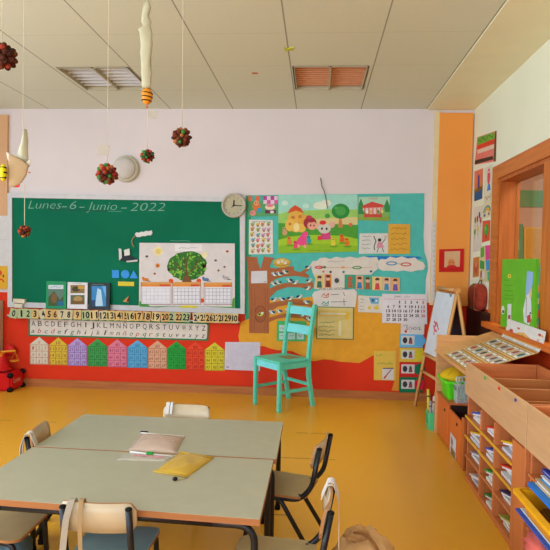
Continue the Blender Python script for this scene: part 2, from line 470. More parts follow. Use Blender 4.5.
# =================================================================== CEILING LIGHTS
def ceiling_light(x0, x1, label, slat, refl, nsl):
    y0, y1 = LY; t = root('ceiling_light', ((x0+x1)/2, (y0+y1)/2, HC), 0, label, 'ceiling light', 'recessed louvre lights in the ceiling')
    w, d = (x1-x0)/2, (y1-y0)/2
    bm = bmesh.new()
    for lo, hi in (((-w, -d), (w, -d+.007)), ((-w, d-.007), (w, d)), ((-w, -d), (-w+.007, d)), ((w-.007, -d), (w, d)), ((-.008, -d), (.008, d))):
        box(bm, (lo[0], lo[1], -.006), (hi[0], hi[1], .03))
    mesh('frame', bm, M('#b8ac8a', rough=.5), t)
    bm = bmesh.new()
    box(bm, (-w, -d, .12), (w, d, .13)); box(bm, (-w-.01, -d, .0), (-w, d, .13)); box(bm, (w, -d, .0), (w+.01, d, .13)); box(bm, (-w, -d-.01, 0), (w, -d, .13)); box(bm, (-w, d, 0), (w, d+.01, .13))
    mesh('housing', bm, M(refl, g=.6, rough=.35), t)
    for s in (-1, 1):
        bm = bmesh.new(); tube(bm, [(s*w/2, -d+.04, .085), (s*w/2, d-.04, .085)], .013); mesh('tube', bm, M('#efe9da', g=.8, rough=.3), t)
        for k in range(nsl):
            y = -d + .05 + (2*d-.1)*k/(nsl-1)
            bm = bmesh.new()
            box(bm, (s*w/2-w/2+.006, y-.022, .012), (s*w/2+w/2-.006, y-.018, .062), rot=Matrix.Rotation(math.radians(-28), 3, 'X'))
            mesh('slat', bm, M(slat, g=.6, rough=.3), t)
    return t
ceiling_light(*LX[0], 'recessed ceiling light with silvery louvres above the chalkboard', '#f4f4f0', '#c8bca4', 7)
ceiling_light(*LX[1], 'recessed ceiling light with painted copper brown reflection above the turquoise display', '#f0b080', '#f0b080', 11)  # copper brown reflection is put into the slat and housing colour
# small scraps stuck to the ceiling
CE = Plane((0, 0, HC), (0, 0, -1))
S = Sheet('paper_butterfly', 'tiny yellow green paper butterfly stuck to the ceiling', 'decoration', [(284, 47.5), (287.5, 49), (290, 48), (294, 47.3), (292, 51), (289, 50.5), (285, 52)], '#c8cc3c', pl=CE, off=.0, thick=.004)
Sheet('ceiling_sticker', 'tiny red sticker on a ceiling tile', 'sticker', [(252, 72.6), (258, 72.8), (258, 74.2), (252, 74)], '#c87850', pl=CE, off=0, thick=.003)

# =================================================================== CHALKBOARD
cb = root('chalkboard', BACK.at(126, 252, .03), 0, 'wide green chalkboard with white metal frame and chalk date', 'chalkboard')
O = [(7.3, 193), (245, 197.6), (244.6, 314), (7.5, 307)]; I = [(11.8, 197.6), (239.6, 202), (240.4, 308.6), (12.0, 302)]
def strip4(name, q, off, th, m, parent, pl=BACK):
    A = [pl.at(x, y, off) for x, y in q]; bm = bmesh.new(); prism(bm, A, [a - pl.n*th for a in A]); return mesh(name, bm, m, parent, world=True)
FRM = M('#cfcac4', rough=.4, g=.62)
for i, nm in enumerate(('frame_top', 'frame_side', 'frame_bottom', 'frame_side')):
    j = (i+1) % 4
    strip4(nm, [O[i], O[j], I[j], I[i]], .035, .034, FRM, cb)
strip4('writing_surface', I, .024, .02, M('#0d6a4a', rough=.6, g=.60, noise=.12, scale=1.3, spec=.06), cb)
S = type('X', (), {})(); S.pl = BACK; S.top = .0245; S.mk = {}; S.map = lambda x, y: (x, y); S.obj = cb; S.obj_loc = parent_world(cb)
P = Print(S, 'chalk_writing', 'pale chalk date in joined handwriting')
for t, cx, cy, w in (('Lunes', 45.5, 204.6, 32), ('-', 65, 205.3, 5), ('6', 73.5, 205, 6.5), ('-', 82.5, 205.8, 5), ('Junio', 103, 206, 29), ('-', 124.5, 206.6, 5.5), ('2022', 148.5, 206.8, 34)):
    P.text(t, cx, cy + (4 if t == '-' else 0)*0, 8.2, '#86b096', w=w, slant=.35, bold=-.018)
P2 = Print(S, 'chalk_smear'); P2.line([(47, 209.6), (108, 211.2)], 1.6, '#0f5a42')
Print(S, 'chalk_line').line([(108, 211.2), (122, 211.4)], .5, '#5f9a80')
Print(S, 'chalk_smear').line([(170, 240.5), (176, 241), (184, 240.6), (190, 241.2)], .6, '#5c9a78')
bm = bmesh.new()
a = BACK.at(12, 307); c = BACK.at(240.6, 312.5)
box(bm, (a.x, D-.10, a.z-.10), (c.x, D-.034, a.z-.088)); box(bm, (a.x, D-.10, a.z-.10), (c.x, D-.095, a.z-.075))
LEDGE = a.z-.088
mesh('chalk_ledge', bm, FRM, cb, world=True)

# things on the board: magnets, folders standing on the ledge
def magnet(name, label, pts, c, th=.006, group='magnets on the chalkboard', cat='magnet', off=.025, extra=None):
    S = Sheet(name, label, cat, pts, c, off=off, thick=th, group=group, rough=.35)
    return S
def ring(cx, cy, rx, ry=None, n=24): return [(cx+rx*math.cos(2*PI*i/n), cy+(ry or rx)*math.sin(2*PI*i/n)) for i in range(n)]
magnet('square_magnet', 'blue square magnet on the chalkboard above the yellow bar', [(112, 270), (119, 270.2), (119, 278), (112, 277.8)], '#2f8fd8')
magnet('round_magnet', 'blue round magnet between the blue square and the triangle', ring(125.2, 274.2, 4.2), '#2f8fd8')
magnet('triangle_magnet', 'blue triangle magnet beside the white spring poster', [(133.6, 270.2), (138, 278.4), (129.4, 278.2)], '#2f8fd8')
magnet('bar_magnet', 'yellow bar magnet under the blue shapes', [(118, 281.5), (134, 281.9), (134, 286.2), (118, 285.8)], '#d8c430')
S = magnet('corner_magnet', 'small tan triangular magnet low on the chalkboard', [(128.6, 296), (129, 302.4), (122.6, 301.6)], '#c48a4c'); S.part('stripe').poly([(128.6, 296.5), (129, 302), (126.5, 301.6)], '#3a3428')
S = magnet('paper_clip', 'black clip magnet holding a folded white paper', [(121, 253), (124, 251.5), (127, 254.5), (133, 257.5), (138, 259.5), (137.6, 261.5), (128, 262), (121.5, 261), (119, 258)], '#16181a', th=.02, cat='clip')
P = S.part('paper', 'folded white paper'); P.poly([(118.6, 248.3), (121.4, 249), (121.8, 258), (119.2, 260.4)], '#d0cec4').poly([(124, 250), (129.4, 248.4), (130, 255), (124.5, 256)], '#dcd8c8').poly([(126, 261), (137.5, 259.6), (137.6, 261.4), (127, 262.4)], '#c8c6bc')
S = magnet('beaded_cord', 'white beaded keyring on a brown cord hung on the chalkboard', [(134.8, 234), (136.5, 232.2), (139, 232.8), (141, 231.6), (143.5, 232), (146, 230.8), (149, 231.2), (151.6, 230.2), (152.3, 233.2), (150.6, 235.4), (147.6, 235.2), (145, 236.2), (142.2, 236), (139.8, 237), (136.6, 237)], '#d6d2c8', th=.012, cat='keyring')
S.part('cord', 'brown cord').line([(135.6, 235.5), (133, 238), (131.6, 241), (132.4, 244.5), (134, 247)], .9, '#9a7a50')
S = magnet('board_eraser', 'cream chalk eraser at the end of the chalkboard ledge', [(13, 298.6), (24.6, 299.4), (24.4, 303.2), (22.4, 303.6), (22, 308), (14.5, 307.6), (14.2, 302.6), (13, 302)], '#d8ccae', th=.04, cat='eraser')
S.part('felt_band', 'dark felt band').line([(14, 303), (22.4, 303.6)], .7, '#3c3a34')

def folder(label, q, c, th=.02):
    pl = Plane(BACK.at(q[2][0], q[2][1], .07), (0, -1, .12))
    S = Sheet('picture_book', label, 'book', q, c, pl=pl, off=-.004, thick=th, group='picture books on the chalkboard ledge', rough=.35)
    return S
S = folder('green picture book standing on the chalkboard ledge', [(46.4, 281), (66.4, 281.4), (66, 309), (45.6, 308.6)], '#138a52')
P = S.part('cover_picture', 'photo of a blue and green landscape'); P.rect(48.4, 285, 63.4, 306, '#5f7c6a'); P.up(); P.rect(48.4, 285, 63.4, 289, '#d0d6d2').poly([(48.4, 306), (48.4, 297), (54, 291), (60, 300), (63.4, 296), (63.4, 306)], '#4a5a34'); P.up(); P.ell(54, 298, 3, 5, '#7a5a3a').rect(57, 301, 63, 306, '#2c6a88').scrib(49.5, 62, 287, 1, '#3a5a8a')
S = folder('white picture book with two photos on the chalkboard ledge', [(67.6, 282), (87.6, 282.6), (87.2, 309), (67.2, 308.6)], '#dcd6d2')
P = S.part('cover_picture', 'two small photos of brown animals'); P.rect(70.5, 285, 84.6, 293.2, '#8a7048').rect(70.5, 295, 84.6, 304.4, '#5a6a50'); P.up(); P.ell(76, 289, 4, 2.6, '#4a4434').rect(78, 285.5, 84, 289, '#c89a3c').ell(78, 299, 4.5, 3, '#b08a54').rect(71, 301, 84, 304, '#7a5a30').scrib(72, 83, 283.6, .8, '#8890a0')
S = folder('black picture book with blue waterfall photo on the chalkboard ledge', [(88.8, 282.4), (110, 283), (109.4, 309.6), (88.6, 309.2)], '#1c2826')
P = S.part('cover_picture', 'photo of a blue waterfall'); P.rect(91.6, 286, 106, 306.4, '#3f84b8'); P.up(); P.poly([(95, 306), (97.5, 288), (101, 290), (103, 306)], '#b8d4e2').rect(91.6, 300, 95.4, 306.4, '#28486a').poly([(102, 286), (106, 286), (106, 298)], '#6ab0dc').scrib(92, 104, 284.5, .8, '#8a9a94')

# white spring poster with the tree and three month sheets
S = Sheet('spring_poster', 'white poster with leafy tree and three month grids on the chalkboard', 'poster', [(139.4, 242.8), (234.8, 243.4), (235, 308.4), (139, 306.8)], '#d8cec6', off=.037, thick=.003)
P = S.part('title_strip', 'white strip with faint title'); P.rect(175, 244.3, 202, 251, '#e6ded8'); P.up(); P.scrib(178, 198, 248, 1.3, '#9a9aa0')
P = S.part('grass_border', 'green grass border'); P.poly([(139.4, 301), (146, 303.4), (150, 306), (150, 307), (139.2, 306.6)], '#4a9a3c').poly([(150, 307), (158, 307.4), (176, 306), (200, 306.4), (214, 307.2), (234.8, 308.2), (234.8, 297), (232.6, 299), (232, 306.8), (150, 306.4)], '#4a9a3c'); P.up(); P.poly([(178, 307.6), (183, 305.4), (194, 305.4), (199, 308)], '#d6c838')
P = S.part('sun', 'pale yellow sun'); P.ell(158.2, 251.2, 4.6, 4.8, '#ead9a0'); P.up(); P.ell(158.2, 251.2, 2.8, 2.9, '#e2c770')
P = S.part('sun', 'faint yellow sun behind the tree'); P.ell(204.5, 254.8, 3.2, 3.2, '#e6d9a4')
P = S.part('tree_crown', 'leafy tree with brown branches')
R_ = random.Random(3)
crown = [(187 + (19.5+R_.uniform(-1.2, 1.2))*math.cos(2*PI*i/30), 266 + (14.6+R_.uniform(-1, 1))*math.sin(2*PI*i/30)) for i in range(30)]
P.poly(crown, '#35702c'); P.up()
for i in range(190):
    a = R_.uniform(0, 2*PI); q = math.sqrt(R_.random()); x, y = 187+19*q*math.cos(a), 266+14*q*math.sin(a); an = R_.uniform(0, PI)
    P.k = 1 + i % 3; P.ell(x, y, 1.6, .75, R_.choice(['#5c9c34', '#7eb83c', '#477f2c', '#94c44c', '#2c5c26']), n=6, a=an)
P.k = 4
for pts, w in (([(185, 281.6), (186.4, 274), (186, 268), (188, 256)], 1.5), ([(186.4, 274), (179, 266), (174, 262)], .9), ([(186.6, 275), (194, 268), (200, 258)], 1.0), ([(186, 268), (182, 258)], .7), ([(194, 268), (202, 267)], .6), ([(180, 267), (172, 270)], .6)): P.line(pts, w, '#6a4428'); P.k += 1
P.poly([(182, 282), (184.2, 276), (188.4, 276), (192, 282)], '#7a4e2c')
for x, y, c, nm in ((157.6, 265.6, '#d8843c', 'ladybird'), (169.6, 269.6, '#d86a3c', 'fruit'), (204.2, 265.8, '#e08a34', 'fruit'), (227.2, 251.4, '#cc6c40', 'beetle'), (224.4, 266.8, '#c49a84', 'snail'), (146.8, 256.4, '#6a6a5c', 'fly'), (218.4, 270.4, '#c2a058', 'bee'), (215.6, 260.4, '#8a8a78', 'fly'), (154.6, 273.6, '#c88858', 'butterfly'), (203, 273.6, '#55504a', 'fly')):
    P = S.part(nm); P.ell(x, y, 2.3 if c[1] in 'de' else 1.5, 2.2 if c[1] in 'de' else 1.2, c); P.up(); P.ell(x+.2, y+.2, .8, .8, '#4a3428')
for x, y, c in ((145.6, 279.6, '#d07a34'), (205.8, 279.6, '#5c7ca0'), (226, 278, '#b0a8a0')):
    P = S.part('bird', 'little bird perched on a month sheet'); P.ell(x, y, 3.4, 1.7, c); P.up(); P.ell(x-2.4, y-1.6, 1.3, 1.2, c); P.up(); P.ell(x-2.6, y-1.8, .4, .4, '#222222').line([(x+1, y+1.4), (x+5, y+1.6)], .8, '#4a4a48')
for x0, x1, y0, cal in ((141.4, 170.8, 282, 0), (172.8, 200.4, 282, 1), (204.4, 231.6, 282.4, 1)):
    P = S.part('month_sheet', 'white month grid with orange heading')
    P.rect(x0-.5, y0, x1+.5, 304.6, '#8a5a44'); P.up(); P.rect(x0, y0, x1, 304, '#e4e0e0'); P.up(); P.rect(x0, y0, x1, y0+2.2, '#d99a52').rect(x0, y0+2.2, x1, y0+4.6, '#de8a3a'); P.rect(x0+18, y0+2.4, x1-1, y0+4.4, '#cc5030'); P.up()
    P.grid(x0+1, y0+6, x1-1, 303, 7, 4, .35, '#8f8a94' if cal else '#c4c0c4')
for x, y in ((171, 281), (198.8, 280.8), (202, 300.5)):
    S.part('pin', 'orange red pin').ell(x, y, 2.4, 2.3, '#dd4f28')
S.part('plant', 'small orange bud').ell(233, 305, 1.4, 2, '#d06a38')

# wall clock
def disc_obj(name, label, cat, cx, cy, prof, mats, off=0.0):
    c = BACK.at(cx, cy); t = root(name, (c.x, D-off, c.z), 0, label, cat)
    return t
rot = Matrix.Rotation(PI/2, 3, 'X')
t = root('wall_clock', (BACK.at(234.6, 206).x, D, BACK.at(234.6, 206).z), 0, 'round cream wall clock over the chalkboard corner', 'clock')
bm = bmesh.new(); lathe(bm, [(.126, .036), (.129, .045), (.129, .07), (.122, .082), (.106, .078), (.104, .06)], n=40, mat=rot); mesh('case', bm, M('#b9ae98', rough=.4), t, smooth=True)
bm = bmesh.new(); lathe(bm, [(.105, .05), (.105, .062)], n=36, mat=rot); mesh('dial', bm, M('#b8ae8c', rough=.5), t)
bm = bmesh.new()
for k in range(12):
    a = k*PI/6; box(bm, (-.003, -.0645, .082), (.003, -.0625, .094), rot=Matrix.Rotation(a, 3, 'Y'), piv=Vector((0, 0, 0)))
mesh('hour_marks', bm, M('#6a6454'), t)
for nm, a, l, w in (('hour_hand', 0.05, .058, .006), ('minute_hand', PI/2+.03, .082, .004), ('second_hand', 3.9, .035, .002)):
    bm = bmesh.new(); box(bm, (-w, -.068, -.012), (w, -.066, l), rot=Matrix.Rotation(a, 3, 'Y'), piv=Vector((0, 0, 0))); mesh(nm, bm, M('#26241f'), t)
# round lamp on the wall
t = root('wall_lamp', (BACK.at(126.5, 169.2).x, D, BACK.at(126.5, 169.2).z), 0, 'round white lamp on the wall above the chalkboard', 'lamp')
bm = bmesh.new(); lathe(bm, [(.140, 0), (.142, .03), (.132, .05), (.118, .055)], n=36, mat=rot); mesh('rim', bm, M('#c9bfa2', rough=.4), t, smooth=True)
bm = bmesh.new(); lathe(bm, [(.118, .05), (.112, .075), (.09, .095), (.05, .107), (.004, .11)], n=36, mat=rot); mesh('diffuser', bm, M('#cbc0b2', rough=.4), t, smooth=True)

# =================================================================== NUMBER CARDS, ALPHABET, HOUSES
WORDS = 'zero one two three four five six seven eight nine ten eleven twelve thirteen fourteen fifteen sixteen seventeen eighteen nineteen twenty twenty-one twenty-two twenty-three twenty-four twenty-five twenty-six twenty-seven twenty-eight twenty-nine thirty'.split()
NX = [13.5, 21.3, 28, 34.8, 43, 49, 55, 62, 68.6, 77.3, 86, 94, 103.3, 110.4, 117.5, 124.4, 130.6, 138, 146.5, 156, 165, 172.6, 179, 186, 197, 203.4, 209.2, 215.6, 221.6, 227.6, 233.8]
CC = ['#cdb876', '#d0a868', '#d4bc80', '#c8bc94', '#d0b070', '#a8b484']
CN = {'#cdb876': 'yellow', '#d0a868': 'orange tan', '#d4bc80': 'pale yellow', '#c8bc94': 'cream', '#d0b070': 'tan yellow', '#a8b484': 'greenish'}
r = random.Random(5)
for i, x in enumerate(NX):
    y = 313.3 + (x-13)*.0232; w = 3.9 if i < 10 else 4.2; t = math.radians(r.uniform(-7, 7)); c = r.choice(CC)
    if i == 0: t = .22
    if i == 4: t = -.3; 
    q = [(x + a*math.cos(t) - b_*math.sin(t), y + a*math.sin(t) + b_*math.cos(t)) for a, b_ in ((-w, -4.8), (w, -4.8), (w, 4.8), (-w, 4.8))]
    S = Sheet('number_card', '%s paper card with the number %s in the row under the chalkboard' % (CN[c], WORDS[i]), 'number card', q, c, off=.105 + .0018*(i % 3), thick=.0012, group='number cards under the chalkboard')
    S.part('numeral').text(str(i), x+.2, y, 6.0, '#141418', w=(3.3 if i not in (1,) else 1.8) if i < 10 else 6.8, rot=t, bold=.03)
# alphabet strip
q = [(28.4, 317.6), (208.8, 322.8), (208.2, 340.8), (28.4, 336)]
S = Sheet('alphabet_strip', 'long cream alphabet strip with green border under the number cards', 'alphabet strip', q, '#1f7a4a', off=.008, thick=.003)
P = S.part('paper', 'cream paper with rounded end'); P.poly([(30, 319), (206, 324), (207.4, 325.4), (206.8, 338), (205.6, 339.2), (30, 334.6)], '#d8cfc0')
AB = 'ABCDEFGHIJKLMNÑOPQRSTUVWXYZ'
for i, ch in enumerate(AB):
    x = 33.4 + i*6.55; S.part('capital_letter', up=1).text(ch, x, 323.3 + i*.19, 5.0, '#3c3836', w=1.1 if ch == 'I' else 3.9)
for i, ch in enumerate(AB.lower()):
    x = 33.2 + i*6.55; S.part('small_letter', up=1).text(ch, x, 330.6 + i*.185, 4.6, ['#3a4a44', '#39424e', '#b2483a', '#5c5046', '#2f6a4a'][(i*7+i//3) % 5], w=1.4 if ch in 'ijl' else 3.2, slant=.3)
# ten paper houses
HX = [(30, 48.4), (49.2, 67.4), (68, 86.8), (87.8, 107.2), (107.6, 127), (127.6, 147.4), (148, 167), (167, 186), (186.2, 204.8), (204.8, 224.6)]
HC_ = [('#d6ccb4', 'cream', '#b05a40'), ('#d6b83c', 'golden yellow', '#8a4030'), ('#b49ad0', 'lilac', '#5a3a6a'), ('#3f9a4c', 'mid green', '#1c5a2c'), ('#d87a90', 'pink', '#9a2c50'), ('#5aa6cc', 'light blue', '#2a5a8a'), ('#d8a482', 'peach', '#8a4a34'), ('#2a9a3c', 'deep green', '#14602a'), ('#e2482a', 'red', '#a02414'), ('#d2c234', 'lemon yellow', '#6a5a20')]
for i, (x0, x1) in enumerate(HX):
    c, nm, ink = HC_[i]; xm = (x0+x1)/2; dy = (xm-39.2)*.0315; a, s_, b_ = 336.8+dy, 344.2+dy, 364.2+dy*1.15
    S = Sheet('paper_house', '%s paper house with a number grid on the red wall' % nm, 'paper house', [(x0, s_), (xm, a), (x1, s_+.4), (x1, b_+.2), (x0, b_)], c, off=.004, thick=.0015, group='paper number houses on the red wall')
    P = S.part('number_grid'); P.grid(x0+.5, s_+.6, x1-.5, b_-.4, 3, 3, .35, ink); P.up()
    for k in range(9):
        n = i*10 + 1 + k
        P.text(str(n), x0 + (x1-x0)*((k % 3)+.5)/3, s_ + .4 + (b_-s_)*((k//3)+.5)/3, 3.2, ink, w=1.6 if n < 10 else 3.6, slant=.15)
    if i: S.part('house_number').text(str(i*10), xm, s_-1.8, 3, ink, w=4.2)
    else: S.part('house_number').text('0', xm, s_-1.8, 2.6, ink, w=1.8)
S = Sheet('white_sheet', 'white sheet of paper with a faint grid on the red wall', 'paper', [(225.2, 342), (260.2, 342.2), (260, 371), (224.4, 369.6)], '#cbc4cc', off=.006)
S.part('faint_grid').grid(228, 345, 257, 366, 12, 9, .14, '#b6b0bc'); S.part('mark', 'small dark print').rect(226.4, 366.6, 229, 367.6, '#77727c')

# =================================================================== THE DISPLAY WALL
TURQ = '#52b6a6'
S = Sheet('turquoise_paper', 'large turquoise backing paper behind the display beside the chalkboard', 'backing paper',
   [(246, 195.4), (300, 194.6), (424.4, 193.2), (424.2, 220), (423.4, 236), (424.4, 252), (427.2, 261), (428, 269), (425.6, 279), (425.2, 300), (330, 312), (268, 312), (250.8, 325.4), (245.2, 325.2)], TURQ, off=.0025, thick=.001)
P = S.part('green_edge', 'green strip along the left edge'); P.poly([(246, 195.6), (251, 195.5), (250.6, 325.3), (245.3, 325.1)], '#2f9a70')
P = S.part('blue_edge', 'darker blue strip above the cloud'); P.poly([(365, 256), (419, 256.4), (423, 258.6), (365, 260)], '#2a78b8')
S = Sheet('yellow_paper', 'large orange yellow paper with torn lower edge under the turquoise paper', 'backing paper',
   [(241, 322), (251, 318), (268, 300), (300, 298), (318, 296), (350, 294), (401.5, 300), (401.6, 324), (399.8, 345), (398.6, 372), (395, 372), (393, 360), (386, 352), (374, 355), (366, 359.4), (359.6, 363), (350, 362.4), (340.7, 361.8), (332, 360), (324, 359.3), (314.6, 361.2), (309, 360.6), (300, 355), (292, 351), (286, 350.6), (277, 350), (270, 348.4), (264, 346.2), (258, 346), (246, 346.4), (240, 346), (238.4, 336)], '#e09c2c', off=.0045, thick=.001)

# posters along the top
S = Sheet('checkered_poster', 'small poster with pink checks and cartoon animals beside the wall clock', 'poster', [(248.2, 196), (278, 195.6), (278, 216), (247.6, 216.6)], '#5aa066', off=.008)
P = S.part('checked_awning', 'pink and orange checks')
for i in range(4): P.rect(248.4+i*3.7, 196.2, 252.1+i*3.7, 201, ['#e06a44', '#5aa49a'][i % 2])
for i in range(4): P.rect(263.4+i*3.6, 196, 267+i*3.6, 200, ['#b04a8c', '#e2c4cc'][i % 2]).rect(263.4+i*3.6, 200, 267+i*3.6, 204, ['#e2c4cc', '#d0609a'][i % 2])
P = S.part('cartoon_animal', 'orange animal'); P.ell(256.5, 206, 4, 5, '#d8763c'); P.up(); P.ell(256.4, 203, 2.6, 2.6, '#e6a070').rect(257, 208, 262, 212, '#3f98b4'); P.up(); P.ell(255.4, 203, .5, .5, '#222222').ell(257.4, 203, .5, .5, '#222222')
P = S.part('cartoon_animal', 'pink animal'); P.ell(253, 213, 3, 2.8, '#e28a84'); P.up(); P.ell(252, 212.6, .5, .5, '#222222')
P = S.part('cartoon_cake', 'cream cake on a dark table'); P.ell(270, 207, 5, 3, '#ead0b0').rect(265, 210, 276, 213.4, '#6a2c4c'); P.up(); P.ell(270, 205.6, 3.4, 1.4, '#e07a8a').ell(272, 212, 2, 1.4, '#e8ddd0')
S = Sheet('sticker_poster', 'white poster covered with small coloured drawings under the checkered poster', 'poster', [(249, 219.6), (272.8, 220.2), (273, 254), (248.8, 254.4)], '#ddd6c6', off=.008)
r = random.Random(11)
for j in range(6):
    for i in range(4):
        P = S.part('small_drawing')
        x, y = 252.6+i*5.2 + r.uniform(-.8, .8), 224+j*5.3 + r.uniform(-.6, .6); c = r.choice(['#d87a90', '#d8b84c', '#58a6b0', '#8ab45c', '#c890b4', '#d8884c'])
        P.k = 0; P.ell(x, y, 1.9, 1.6, c, n=10); P.k = 1; P.poly([(x-1.2, y+.4), (x+1.4, y+.4), (x+.9, y+2.4), (x-.8, y+2.4)], '#a07858').ell(x+1.8, y-1.4, .5, .5, '#3a3a3a', n=6)
S.part('heading').scrib(252, 270, 221.6, .6, '#55524c')

S = Sheet('story_poster', 'wide poster of a cartoon child and mouse in a green meadow', 'poster', [(278.4, 194.8), (357.6, 194.2), (357.8, 251.6), (278.2, 253.4)], '#9fd4bc', off=.008)
P = S.part('hill', 'pale green far hills'); P.poly([(278.4, 214), (290, 211), (310, 210.4), (335, 209), (357.6, 209.6), (357.7, 222), (278.3, 224)], '#9cc860')
P = S.part('cloud', 'cream cloud'); P.ell(321, 205.5, 8, 4, '#dfe2c4').ell(326, 203, 5.4, 3.4, '#dfe2c4'); P.ell(285, 203, 3.4, 2.6, '#c6e0cc').ell(306, 206, 3.6, 2.4, '#bfe0c8')
P = S.part('path', 'beige path', up=1); P.poly([(300, 220), (330, 218), (357.6, 217), (357.7, 224), (330, 226), (300, 227)], '#d8c684')
P = S.part('meadow', 'dark green hedge', up=2); P.poly([(278.3, 223), (296, 224), (316, 226), (334, 224), (357.7, 225), (357.8, 244), (278.2, 246)], '#4f9a34')
P = S.part('meadow', 'bright lime meadow', up=3); P.poly([(278.2, 240), (290, 236.6), (305, 235), (325, 235), (345, 236), (357.8, 239), (357.8, 251.6), (278.2, 253.4)], '#a2c62e')
P = S.part('meadow', 'lower bright strip', up=4); P.poly([(278.2, 246), (310, 243.6), (340, 244), (357.8, 246), (357.8, 251.6), (278.2, 253.4)], '#8fba2a')
P = S.part('cottage', 'rounded yellow cottage with red roof', up=5); P.ell(296, 221, 8.6, 11.4, '#e2ae48', n=20).ell(290, 225.4, 4.8, 6, '#e6b850').ell(302.4, 220, 4.8, 6.4, '#dfa440').ell(301, 228, 5, 4.4, '#e6b850'); P.up(); P.poly([(287.6, 213.4), (289.6, 209), (295, 205), (301, 208.4), (304, 213), (296, 210.6)], '#d2542c'); P.up(); P.ell(296.4, 227.4, 3, 4.6, '#f0d890').ell(293, 217.4, 2, 1.7, '#c8783a').ell(300, 216.6, 2, 1.7, '#c8783a').ell(290, 224, 1.6, 1.5, '#c8783a')
P = S.part('drawn_tree', 'round dark green tree', up=5); P.poly([(338.6, 222), (339.4, 216), (341.4, 216), (342, 222), (343, 227.6), (338.4, 227.6)], '#c8804c'); P.up(); P.ell(340.6, 211.2, 9, 7.6, '#2f8a3c', n=20); P.up(); P.ell(340.6, 211, 5.4, 4.6, '#4c9e48', n=16).ell(336, 208, 2, 1.6, '#5aa850')
P = S.part('bush', 'small green bush', up=5); P.ell(327.4, 216, 2.6, 2.4, '#4a9a44')
P = S.part('bush', 'small red flower bush', up=5); P.ell(350.6, 224.6, 2, 1.8, '#e06a50')
P = S.part('cartoon_child', 'child with red hair and pink dress', up=6); P.ell(310, 223, 6.6, 6.2, '#a4343c').ell(309, 217.2, 3, 2, '#c03a4c'); P.poly([(303.6, 232), (307, 231.6), (309.4, 240), (308.4, 245.4), (296, 245.6), (297, 240)], '#ea4c84'); P.up(); P.ell(312, 225.6, 4.8, 4.4, '#e8a284').ell(298.6, 246, 1.4, 1.8, '#e8a284').ell(304.8, 246.4, 1.4, 1.8, '#e8a284'); P.up(); P.ell(310.6, 225.4, .7, 1, '#2c2020').ell(314, 225.6, .7, 1, '#2c2020').poly([(306, 222), (310, 219.6), (316, 221.4), (311, 222.6)], '#a4343c')
P = S.part('cartoon_mouse', 'grey mouse with a red cap', up=6); P.ell(318.6, 226.4, 3, 3.2, '#dfae94').ell(331.6, 224.6, 3.4, 3.4, '#dfae94'); P.poly([(321, 233), (330, 232.4), (331, 239.4), (320.6, 239.8)], '#d0447c'); P.up(); P.ell(324.4, 228.6, 6.4, 5, '#cfc8b4'); P.up(); P.ell(322, 228.6, 1, 1.3, '#20242a').ell(326.6, 228.8, 1, 1.3, '#20242a').ell(322.8, 222.6, 3.4, 2.2, '#dc3434').rect(317.6, 236, 321.4, 240, '#d83a3a')
for x, y, c, lab in ((308.8, 239.2, '#2fa09a', 'small teal toy animal'), (295.6, 244.4, '#e24c64', 'small red toy animal'), (289.4, 240.4, '#d8843c', 'small orange toy animal'), (333.2, 241.6, '#dccc3c', 'small yellow toy animal'), (342, 238, '#e0602c', 'red orange toy animal'), (347, 241.6, '#e4742c', 'orange toy animal'), (284.8, 231, '#c89a70', 'small brown mouse')):
    P = S.part('cartoon_animal', lab, up=7); P.ell(x, y+1.6, 2.6, 2.8, c); P.ell(x+.6, y+5, 4, .9, '#6a9c28'); P.up(); P.ell(x-.4, y-2, 2, 1.8, c); P.up(); P.ell(x-1, y-2.2, .45, .5, '#2a2420').ell(x+.4, y-2.2, .45, .5, '#2a2420')
S.part('caption', up=7).scrib(307, 322, 250.4, .7, '#5a7a24').scrib(324, 332, 250.4, .7, '#5a7a24')

S = Sheet('carousel_poster', 'small green poster with a red and white carousel drawing', 'poster', [(358.4, 196.8), (390, 196.2), (389.6, 221), (357.8, 220)], '#7cae5c', off=.008)
P = S.part('sky'); P.poly([(358.6, 197), (389.8, 196.4), (389.7, 206), (358.3, 206)], '#a9d0ae')
P = S.part('drawn_tree', 'dark green trees', up=1); P.poly([(358.6, 204), (361, 198.4), (363.4, 205), (365, 214), (358.4, 214)], '#3a8a4c').poly([(384, 206), (387, 199), (389.7, 206), (389.6, 212), (385, 212)], '#3a8a4c')
P = S.part('carousel', 'red and white roundabout', up=1); P.ell(372.6, 209, 10, 5.4, '#e0bfae'); P.up(); P.poly([(362, 206), (372, 201.6), (384, 205), (383, 207.4), (363, 208)], '#d24a40').rect(364, 214, 382, 217.4, '#c8503c'); P.up()
for i in range(5): P.rect(364.4+i*4, 208, 365.4+i*4, 214, '#c85a4a').ell(367+i*3.8, 211.6, 1.3, 1.6, ['#e8e0d0', '#d8a060', '#e2c0b4', '#6a8a58', '#e0d070'][i])
S.part('heading', up=1).text('CARRUSEL', 373, 198.4, 1.5, '#c84a40', w=10)
P = S.part('ground', up=1); P.poly([(358, 217), (372, 218), (389.6, 216.6), (389.6, 221), (357.8, 220)], '#8aa440')

